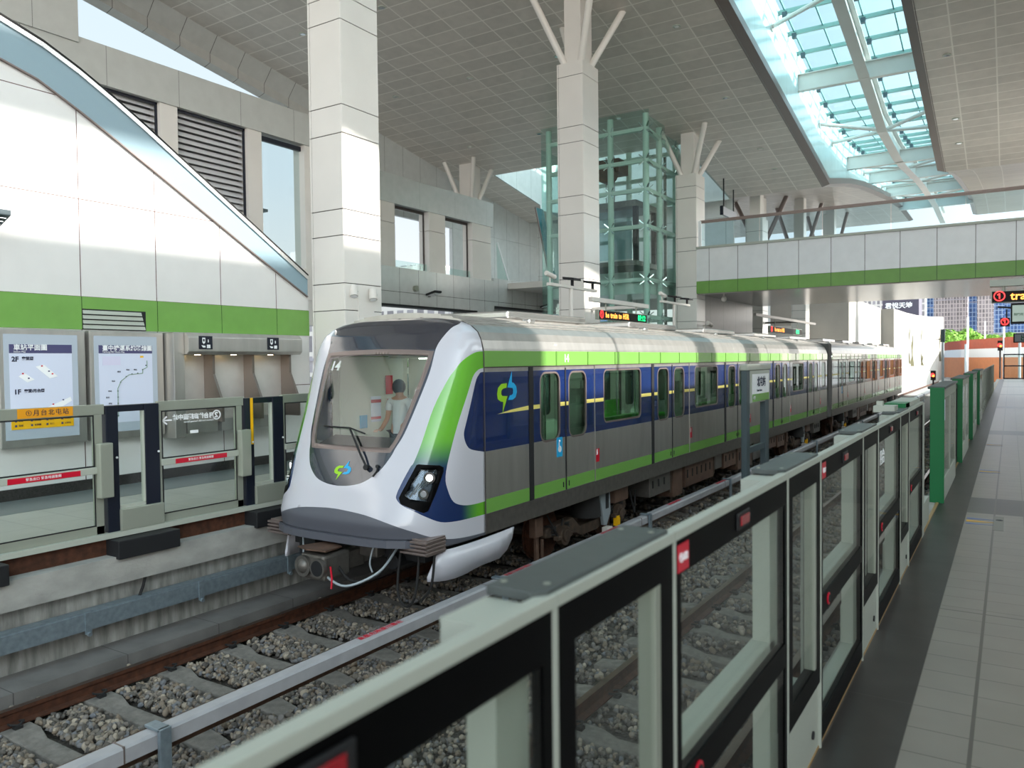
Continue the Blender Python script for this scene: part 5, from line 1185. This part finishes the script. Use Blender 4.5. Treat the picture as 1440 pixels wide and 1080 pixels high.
def bogie(par, yc, z0=-1.25):
    r = .42; z = z0+r
    f = Mb()
    for sg in (1, -1):
        x = CX+sg*1.02
        f.prism([(x-.08, yc-1.5, z+.02), (x-.08, yc-1.5, z+.16), (x-.08, yc-.6, z+.2), (x-.08, yc-.35, z+.02), (x-.08, yc+.35, z+.02), (x-.08, yc+.6, z+.2), (x-.08, yc+1.5, z+.16), (x-.08, yc+1.5, z+.02), (x-.08, yc+.5, z-.08), (x-.08, yc+.3, z-.16), (x-.08, yc-.3, z-.16), (x-.08, yc-.5, z-.08)], (.16, 0, 0))
    f.box(CX-.95, CX+.95, yc-.2, yc+.2, z-.1, z+.12)
    fr = f.build('bogie_frame', 'bogie', par, bevel=.02)
    for dy in (-1.05, 1.05):
        for sg in (1, -1):
            x = CX+sg*.75
            Mb().cyl((x-.065, yc+dy, z), (x+.065, yc+dy, z), r, n=32).cyl((x-sg*.1, yc+dy, z), (x-sg*.065, yc+dy, z), r+.03, n=32).build('wheel', 'rust', fr, smooth=True, sharp=30)
            x = CX+sg*1.16
            Mb().cyl((x-.06, yc+dy, z), (x+.05, yc+dy, z), .16, n=20).cyl((x+sg*.05, yc+dy, z), (x+sg*.08, yc+dy, z), .1, n=16).box(x-.05, x+.04, yc+dy-.24, yc+dy+.24, z-.05, z+.02).build('axle_box', 'bogie', fr, smooth=True, bevel=.01)
            b = Mb()
            for k in range(3): b.cyl((CX+sg*1.04, yc+dy-.22, z+.04+.05*k), (CX+sg*1.04, yc+dy-.22, z+.07+.05*k), .1, n=14).cyl((CX+sg*1.04, yc+dy+.22, z+.04+.05*k), (CX+sg*1.04, yc+dy+.22, z+.07+.05*k), .1, n=14)
            b.build('primary_spring', 'rubber', fr)
        Mb().cyl((CX-.9, yc+dy, z), (CX+.9, yc+dy, z), .08, n=12).build('axle', 'dsteel', fr)
    for sg in (1, -1):
        x = CX+sg*1.12
        Mb().cyl((CX+sg*1.02, yc, z+.12), (CX+sg*1.02, yc, z+.46), .27, .24, 20).build('air_spring', 'rubber', fr, smooth=True)
        Mb().prism([(x, yc+.15, z+.62), (x, yc+.62, z+.62), (x, yc+.66, z+.1), (x, yc+.5, z-.12), (x, yc+.38, z-.1), (x, yc+.3, z+.2)], (sg*.07, 0, 0)).build('yaw_bracket', 'greyl', fr, bevel=.015)
        Mb().box(*sorted((x+sg*.071, x+sg*.076)), yc+.44, yc+.56, z+.18, z+.45).build('bracket_slot', 'blackm', fr)
        Mb().box(*sorted((x-.1, x+.1)), yc+.75, yc+1.35, z+.22, z+.52).build('brake_unit', 'box', fr, bevel=.02)
        Mb().box(*sorted((x-.06, x+.06)), yc-1.95, yc-1.72, z+.12, z+.42).box(x-.03, x+.03, yc-1.87, yc-1.8, z-.38, z+.12).box(x-.05, x+.02, yc-1.95, yc-1.55, z-.36, z-.3).box(x-.03, x+.01, yc-1.68, yc-1.62, z-.34, z+.05).build('sand_box', 'box', fr, bevel=.012)
        Mb().box(*sorted((x+.0, x+sg*.12)), yc+.42, yc+.62, z-.28, z-.15).build('shoe_gear', 'camw', fr, bevel=.01); Mb().box(*sorted((x+sg*.02, x+sg*.1)), yc+.86, yc+.98, z-.2, z-.02).build('yellow_shoe', 'yel', fr)
        Mb().tube([(x, yc-1.5, z+.4), (x+sg*.05, yc-1.2, z-.05), (x, yc-1.0, z+.25)], .015).build('hose', 'rubber', fr, smooth=True)
        Mb().tube([(x, yc+1.6, z+.35), (x+sg*.04, yc+1.75, z-.1), (x, yc+1.9, z+.3)], .015).build('hose', 'rubber', fr, smooth=True)
    return fr
def under(par, y0, y1):
    y = y0; i = 0; ws_ = [1.1, .55, 1.9, .5, 1.0, 1.3, .7, 1.6, .9, 1.2]
    while y < y1-.4:
        w = min(ws_[i % 10], y1-y-.1); d = (.42, .6, .5, .36)[i % 4]
        for sg in (1, -1):
            x = CX+sg*1.25; b = Mb().box(*sorted((x, x-sg*.85)), y, y+w, -.32-d, -.33); o = b.build('equipment_case', 'box' if i % 3 else 'dsteel', par, bevel=.015)
            if w > .8:
                q = Mb(); n = int(w/.3)
                for k in range(n): q.box(*sorted((x, x+sg*.012)), y+.12+.3*k, y+.17+.3*k, -.32-d*.6, -.32-d*.25)
                q.build('latch', 'rubber', o)
            if i % 2: Mb().cyl((x-sg*.02, y-.08, -.34), (x-sg*.02, y-.08, -.75), .02, n=8).cyl((x-sg*.02, y-.14, -.45), (x-sg*.02, y-.14, -.8), .03, n=8).build('pipe', 'bogie', par, smooth=True)
        y += w+.16; i += 1
    Mb().box(CX-.7, CX+.7, y0-.4, y1-.05, -.5, -.32).build('underframe', 'blackm', par)
body(car, YSM, 31.0, 9.53, True); bogie(car, 12.0); bogie(car, 27.6); under(car, 14.3, 25.4); under(car, 29.4, 30.9)
text('14', .17, 'white', (-5.785, 10.55, 2.0), (0, 1, 0), (0, 0, 1), car, 'number', bold=.003)
# car 2
c2r = car_root(32.0, 'second train car, reflecting the platform, behind the dark gangway')
body(c2r, 32.0, 54.8, 33.25); bogie(c2r, 35.2); bogie(c2r, 51.2); under(c2r, 37.6, 48.8); under(c2r, 53, 54.6)
Mb().box(CX-1.3, CX+1.3, 31.01, 31.99, -.2, 2.35).box(CX-1.42, CX+1.42, 31.2, 31.8, -.3, 2.5).build('gangway', mat('gangway_rubber', '5c5a58', .7), c2r, bevel=.05)
# cab interior and driver
Mb().box(CX-1.25, CX+.10, 10.05, 10.1, 0, 2.06).box(CX+.95, CX+1.3, 10.05, 10.1, 0, 2.06).box(CX+.15, CX+.95, 10.05, 10.1, 1.95, 2.06).build('cab_partition', 'sealed', car)
Mb().box(CX-1.3, CX-1.28, 8.5, 10.05, 0, 2.06).box(CX+1.28, CX+1.3, 8.5, 10.05, 0, 2.06).box(CX-1.2, CX+1.2, 8.45, 10.05, 2.07, 2.1).build('cab_lining', 'sealed', car)
Mb().box(CX-1.0, CX+1.0, 7.78, 8.5, .60, .80).prism([(CX-1.0, 7.6, .8), (CX-1.0, 8.1, .95), (CX-1.0, 8.35, .8)], (2.0, 0, 0)).build('console', 'blackm', car, bevel=.02)
Mb().box(CX-.1, CX+.0, 10.03, 10.05, .85, 1.0).build('cab_notice', 'red', car)
def wp(px, py, X, w, h, m, nm): p = bxp(px, py, X); return Mb().box(X, X+.01, p.y-w/2, p.y+w/2, p.z-h/2, p.z+h/2).build(nm, m, car)
wp(528.5, 575, -8.47, .22, .40, 'poster', 'safety_notice'); wp(528.5, 564, -8.46, .22, .05, 'red', 'notice_header'); wp(528.5, 587.5, -8.46, .22, .04, 'red', 'notice_footer')
wp(511, 593, -8.47, .16, .2, 'logo_b', 'wheelchair_sign'); wp(547, 541, -8.46, .16, .3, 'red', 'red_cabinet'); wp(549, 568, -8.46, .14, .17, 'red', 'extinguisher_sign')
Mb().box(CX+.05, CX+.15, 10.0, 10.06, 0, 2.06).build('door_frame', 'alul', car)
for k in range(7): Mb().cyl((CX-1.2, 10.6+1.3*k, 1.9), (CX+1.2, 10.6+1.3*k, 1.9), .015, n=6).build('grab_rail', 'chrome', car)
q = byp(562, 547, 9.3); hx, hz = q.x, q.z
dr = thing('person', 'person with short dark hair, pale shirt and dark trousers standing in the cab', 'person', (hx, 9.3, 0))
def skinmesh(name, verts, edges, m, par, lev=2):
    me = bpy.data.meshes.new(name); o = V(parent_world(par)); me.from_pydata([V(v[:3])-o for v in verts], edges, []); me.materials.append(M[m])
    ob = bpy.data.objects.new(name, me); COL.objects.link(ob); ob.parent = par
    sk = ob.modifiers.new('skin', 'SKIN'); sk.use_smooth_shade = True
    for sv, v in zip(me.skin_vertices[0].data, verts): sv.radius = (v[3], v[4] if len(v) > 4 else v[3])
    me.skin_vertices[0].data[0].use_root = True
    sub = ob.modifiers.new('sub', 'SUBSURF'); sub.levels = lev; sub.render_levels = lev
    return ob
Y = 9.3; H = hz
vb = [(hx, Y, .92, .12, .09), (hx, Y, 1.1, .13, .095), (hx, Y, 1.28, .15, .1), (hx, Y+.01, 1.39, .10, .08), (hx, Y, 1.46, .05, .05), (hx, Y-.01, H-.03, .075, .09), (hx, Y-.01, H+.06, .075, .09),
      (hx-.19, Y, 1.37, .055), (hx-.23, Y-.03, 1.1, .042), (hx-.2, Y-.2, .95, .035), (hx-.19, Y-.27, .93, .03), (hx+.19, Y, 1.37, .055), (hx+.24, Y+.02, 1.1, .042), (hx+.2, Y+.18, .98, .035), (hx+.18, Y+.25, .98, .03),
      (hx-.09, Y, .82, .09), (hx-.1, Y-.02, .48, .07), (hx-.1, Y+.01, .1, .045), (hx-.1, Y-.1, .05, .04), (hx+.09, Y, .82, .09), (hx+.1, Y-.02, .48, .07), (hx+.1, Y+.01, .1, .045), (hx+.1, Y-.1, .05, .04)]
eb = [(0, 1), (1, 2), (2, 3), (3, 4), (4, 5), (5, 6), (3, 7), (7, 8), (8, 9), (9, 10), (3, 11), (11, 12), (12, 13), (13, 14), (0, 15), (15, 16), (16, 17), (17, 18), (0, 19), (19, 20), (20, 21), (21, 22)]
skinmesh('body', vb, eb, 'skin', dr)
vs_ = [(hx, Y, .76, .15, .115), (hx, Y, 1.1, .148, .11), (hx, Y, 1.28, .168, .115), (hx, Y+.01, 1.385, .115, .095), (hx, Y, 1.43, .07, .065), (hx-.19, Y, 1.37, .07), (hx-.225, Y-.02, 1.2, .062), (hx+.19, Y, 1.37, .07), (hx+.23, Y+.01, 1.2, .062)]
skinmesh('shirt', vs_, [(0, 1), (1, 2), (2, 3), (3, 4), (3, 5), (5, 6), (3, 7), (7, 8)], 'shirt', dr)
vt = [(hx, Y, 1.0, .155, .12), (hx-.09, Y, .8, .105), (hx-.1, Y-.02, .48, .085), (hx-.1, Y+.01, .12, .065), (hx+.09, Y, .8, .105), (hx+.1, Y-.02, .48, .085), (hx+.1, Y+.01, .12, .065)]
skinmesh('trousers', vt, [(0, 1), (1, 2), (2, 3), (0, 4), (4, 5), (5, 6)], 'trous', dr)
Mb().sph((hx-.01, Y-.005, H+.035), .112, 16, sc=(.92, 1.0, 1.08)).build('hair', 'hair', dr, smooth=True)
for sg in (-1, 1):
    b = Mb(); c = V((hx+sg*.19, Y-.29 if sg < 0 else Y+.28, .94 if sg < 0 else .985)); dd = -1 if sg < 0 else 1
    for i in range(4): b.tube([c+V((-.03+.02*i, 0, 0)), c+V((-.033+.021*i, dd*(.045+.005*(i % 2)), -.008)), c+V((-.033+.021*i, dd*.07, -.03))], .009, n=6)
    b.tube([c+V((-sg*.035, -dd*.02, 0)), c+V((-sg*.06, dd*.025, -.01))], .01, n=6).build('fingers', 'skin', dr, smooth=True)

# ================================================================== OUTSIDE
def tower(x, y, w, d, h, m1, label, cat='building', g='towers on the skyline', fl=3.3, bay=3.2, wm='tower_glass', base=-1.75):
    t = thing('tower_block', label, cat, (x, y, base), g)
    Mb().box(x-w/2, x+w/2, y-d/2, y+d/2, base, h).build('walls', m1, t)
    b = Mb(); z = base+4
    while z < h-2: b.box(x-w/2-.15, x+w/2+.15, y-d/2-.15, y+d/2+.15, z, z+.35); z += fl*7
    b.build('floor_band', 'tband', t); Mb().box(x-w*.3, x+w*.3, y-d*.3, y+d*.3, h, h+4).build('roof_block', m1, t)
    return t
M['tband'] = mat('tower_band', '9c98a0', .7)
def facade(nm, wall, win, px, py, lw): return gridmat(nm, win, wall, px, py, lw, 'XZ', (0, 0), .5, noise=.1, vary=.5)
M['tw_b'] = facade('tower_beige_facade', 'b3a6a4', '8f8488', 1.1, 1.7, .35); M['tw_g'] = facade('tower_blue_facade', '8fa2bd', '3f5f95', 1.3, 1.9, .25); M['tw_w'] = facade('tower_white_facade', 'c9c4c0', '9a959b', 1.4, 2.4, .5)
def px_x(px, Y): return byp(px, 480, Y).x
def tw(p0, p1, Y, ztop_px, m, lab):
    a, c = px_x(p0, Y), px_x(p1, Y); z = byp((p0+p1)/2, ztop_px, Y).z
    return tower((a+c)/2, Y, c-a, (c-a)*.8, z, m, lab)
for a in ((1300, 1326, 430, 395, 'tw_g', 'slim blue glass tower right of the dark sign board'), (1314, 1361, 380, 370, 'tw_b', 'beige tower block nearest the white concrete wall'), (1359, 1376, 400, 340, 'tw_g', 'narrow blue tower between two beige blocks'),
          (1374, 1397, 360, 350, 'tw_b', 'beige tower block left of the blue towers'), (1396, 1412, 390, 345, 'tw_g', 'blue tower behind the red indicator'), (1411, 1450, 420, 350, 'tw_g', 'broad blue tower at the right edge'), (1276, 1302, 300, 412, 'tw_w', 'pink and white low block beside the dark sign board'), (1200, 1245, 300, 405, 'tw_w', 'grey ribbed block above the white wall')): tw(*a)
# dark sign board building
Y = 160; a, c = px_x(1241, Y), px_x(1292, Y); zt = byp(1260, 415, Y).z; zb_ = byp(1260, 450, Y).z
t = thing('sign_board_building', 'dark roof sign board with white characters above the white wall', 'sign', ((a+c)/2, Y, -1.7))
Mb().box(a, c, Y, Y+6, zb_-12, zt).build('board', mat('board_dark', '4b4756', .6), t)
text('君悅天地', (c-a)*.19, 'white', ((a+c)/2-.3, Y-.1, byp(1268, 430, Y).z), (1, 0, 0), (0, 0, 1), t, 'lettering', align='CENTER', bold=.03)
# white concrete side walls
def wall_(nm, xs, pts, d, m, **k): return struct(nm, Mb().prism([(xs, y, z) for y, z in pts], (-d, 0, 0)), m)
wall_('wall_far_hall', -9.6, [(59, -1.7), (75.3, -1.7), (75.3, 6.2), (59, 6.2)], 8, 'hood')
hp = [(75.5, -1.7)]; 
for px, py in ((1257, 434), (1275, 440), (1290, 443.5), (1310, 445.5), (1327, 446)):
    p = bxp(px, py, -8.6); hp.append((p.y, p.z))
hp.append((hp[-1][0], -1.7))
t = thing('concrete_enclosure', 'large white concrete side wall with brown moss streaks beyond the train', 'wall', (-8.6, 80, -1.7))
Mb().prism([(-8.6, y, z) for y, z in hp], (-5, 0, 0)).build('shell', 'hood', t)
for px, w, y0, y1_ in ((1283, 4, 470, 515), (1297, 3, 500, 514), (1322, 2.5, 462, 508), (1279, 1.2, 450, 512), (1296, 1, 452, 512)):
    pts = []
    for k in range(7):
        yy = y0+(y1_-y0)*k/6; ww = w*(.25+.75*k/6)*.5
        pts.append((px-ww+.9*math.sin(k*2.1), yy))
    pts += [(px+w*(.25+.75*k/6)*.5+.8*math.sin(k*1.3), y0+(y1_-y0)*k/6) for k in range(6, -1, -1)]
    Mb().prism([tuple(bxp(a, b, -8.59)) for a, b in pts], (-.01, 0, 0)).build('moss_streak', 'moss', t)
struct('wall_track_side', Mb().box(-8.57, -8.4, 56, 122, -1.7, .1), 'hood')
# curved noise barrier
path = [(-11.5, 190), (-10.6, 165), (-8.8, 148), (-6.4, 136), (-3.6, 126), (0, 116), (4, 107)]
def zt_at(i): return None
t = thing('noise_barrier', 'long curved orange and white noise barrier with a terracotta top beside the viaduct', 'barrier', (-4, 126, -1.7))
for nm, z0, z1, m, off in (('orange_wall', -1.7, 1.75, 'orangeb', 0), ('white_band', 1.75, 2.95, 'white', -.15), ('terracotta_top', 2.95, 4.3, 'terr', 0)):
    b = Mb()
    for (xa, ya), (xb, yb) in zip(path, path[1:]):
        d = V((yb-ya, xa-xb, 0)).normalized()*.35
        b.add([(xa, ya, z0), (xb, yb, z0), (xb, yb, z1), (xa, ya, z1), (xa-d.x, ya-d.y, z0), (xb-d.x, yb-d.y, z0), (xb-d.x, yb-d.y, z1), (xa-d.x, ya-d.y, z1)], [(0, 1, 2, 3), (7, 6, 5, 4), (3, 2, 6, 7), (0, 4, 5, 1)])
    b.build(nm, m, t)
one('viaduct_slab', 'pale concrete viaduct deck beyond the platforms', 'slab', Mb().box(-8.9, 6, 78, 190, -1.75, -1.5), 'hood')
def mast(px, pt, pb, Y, label, r=.09, m='greyl'):
    a = byp(px, pt, Y); b_ = byp(px, pb, Y); return one('mast', label, 'mast', Mb().cyl((a.x, Y, -1.75), (a.x, Y, a.z), r, n=10), m, group='masts', smooth=True)
mast(1361, 446, 503, 120, 'tall pale mast in front of the trees', .13, 'white'); mast(1412, 450, 478, 118, 'pale mast left of the red indicator', .12, 'white'); mast(1358, 484, 515, 108, 'short grey post on the noise barrier', .13); mast(1434, 482, 520, 95, 'short grey post on the barrier at the right edge', .13); mast(1385, 452, 480, 140, 'pale mast left of the tallest one', .1, 'white')
t = thing('signal_mast', 'grey signal mast with a dark lamp head at the end of the white wall', 'signal', (0, 0, -1.5)); a = byp(1326, 463, 62); b_ = byp(1326, 540, 62)
t.location = (a.x, 62, -1.5)
Mb().cyl((a.x, 62, -1.5), (a.x, 62, a.z), .09, n=10).build('post', 'greyl', t, smooth=True); Mb().box(a.x-.13, a.x+.13, 61.9, 62.1, byp(1326, 481, 62).z, a.z).build('lamp_head', 'greyp', t)
Mb().bar((a.x, 62, byp(1326, 477, 62).z), (byp(1316, 477, 62).x, 62, byp(1316, 477, 62).z), .06).build('arm', 'blackm', t)
def signal(px, py, Y, label, zb):
    p = byp(px, py, Y); s = Y*1.19/1100; t = thing('track_signal', label, 'signal', (p.x, Y, zb), 'red and yellow track signals')
    Mb().box(p.x-2.2*s, p.x+2.2*s, Y, Y+.3, p.z-5*s, p.z+5*s).cyl((p.x, Y+.15, zb), (p.x, Y+.15, p.z-5*s), s*.8, n=8).build('housing', 'blackm', t)
    Mb().cyl((p.x-.3*s, Y, p.z+.5*s), (p.x-.3*s, Y-.06, p.z+.5*s), 1.9*s, n=14).build('red_lamp', 'ledr', t); Mb().cyl((p.x+.5*s, Y-.06, p.z-.5*s), (p.x+.5*s, Y-.1, p.z-.5*s), 1.1*s, n=12).build('yellow_lamp', 'ledo', t)
signal(1312, 528, 34, 'low lit track signal behind the nearest green cabinet', -1.5); signal(1406.5, 486, 80, 'lit track signal above the end of the right platform', 0)
# trees
def tree(px, pyt, pyb, Y, wpx, label, seed):
    rng = random.Random(seed); c = byp(px, (pyt+pyb)/2, Y); s = Y*1.19/1100; R_ = wpx*s/2; H_ = (pyb-pyt)*s/2
    t = thing('tree', label, 'tree', (c.x, Y, -1.7), 'trees beyond the noise barrier'); b = Mb()
    for i in range(420):
        a, q, r = rng.uniform(0, 6.28), rng.uniform(-1, 1), rng.uniform(.55, 1)**.5
        n = V((math.cos(a)*math.sqrt(1-q*q), math.sin(a)*math.sqrt(1-q*q), q)); p = V((c.x+n.x*R_*r, Y+n.y*R_*r, c.z+n.z*H_*r))
        k = R_*.16; u = V((rng.uniform(-1, 1), rng.uniform(-1, 1), rng.uniform(-1, 1))).normalized(); v = n.cross(u).normalized(); u = v.cross(n)
        p1 = [p+u*k, p+v*k*.7+n*k*.3, p-u*k, p-v*k*.7+n*k*.2]; b.quad(*p1)
    b.sph(c, 1, 12, sc=(R_*.82, R_*.82, H_*.82)); b.build('crown', 'tree', t); Mb().cyl((c.x, Y, -1.7), (c.x, Y, c.z), .3, .2, 8).build('trunk', 'bark', t)
for i, (px, a, b_, Y, w_) in enumerate(((1333, 468, 498, 208, 26), (1350, 470, 496, 216, 24), (1362, 464, 492, 236, 18), (1373, 472, 494, 206, 24), (1388, 474, 492, 222, 22), (1398, 473, 490, 184, 20), (1408, 477, 488, 216, 14), (1420, 470, 486, 236, 18), (1341, 476, 502, 226, 20))):
    tree(px, a, b_, Y, w_, ['leafy green tree just right of the white concrete wall', 'bright green tree left of the tall mast', 'rounder tall tree behind the tall mast', 'low green tree right of the tall mast', 'low green tree left of the pale roofs', 'green tree below the blue tower', 'small tree under the red indicator', 'green tree beside the direction sign', 'low bushy tree over the left end of the barrier'][i], i)
one('low_building', 'low grey roofed building behind the trees below the blue towers', 'building', Mb().box(px_x(1390, 240), px_x(1445, 240), 240, 260, -1, byp(1400, 468, 240).z), 'tband')
# apartment blocks seen under the concourse on the far left
t = tower(-62, 75, 26, 20, 9, 'tw_w', 'white apartment block with blue windows seen under the concourse', g='apartment blocks on the far left')
tower(-95, 160, 30, 24, 30, 'tw_g', 'blue grey block glimpsed under the concourse', g='apartment blocks on the far left')
tower(-26, 110, 14, 14, 12, 'tw_w', 'pale building seen between the columns beyond the footbridge', g='blocks beyond the footbridge'); 
struct('wall_far_station', Mb().box(-14.5, -12.4, 56, 58, -1, 4.2).box(-20, -14, 74, 76, -1, 5), 'panel2')
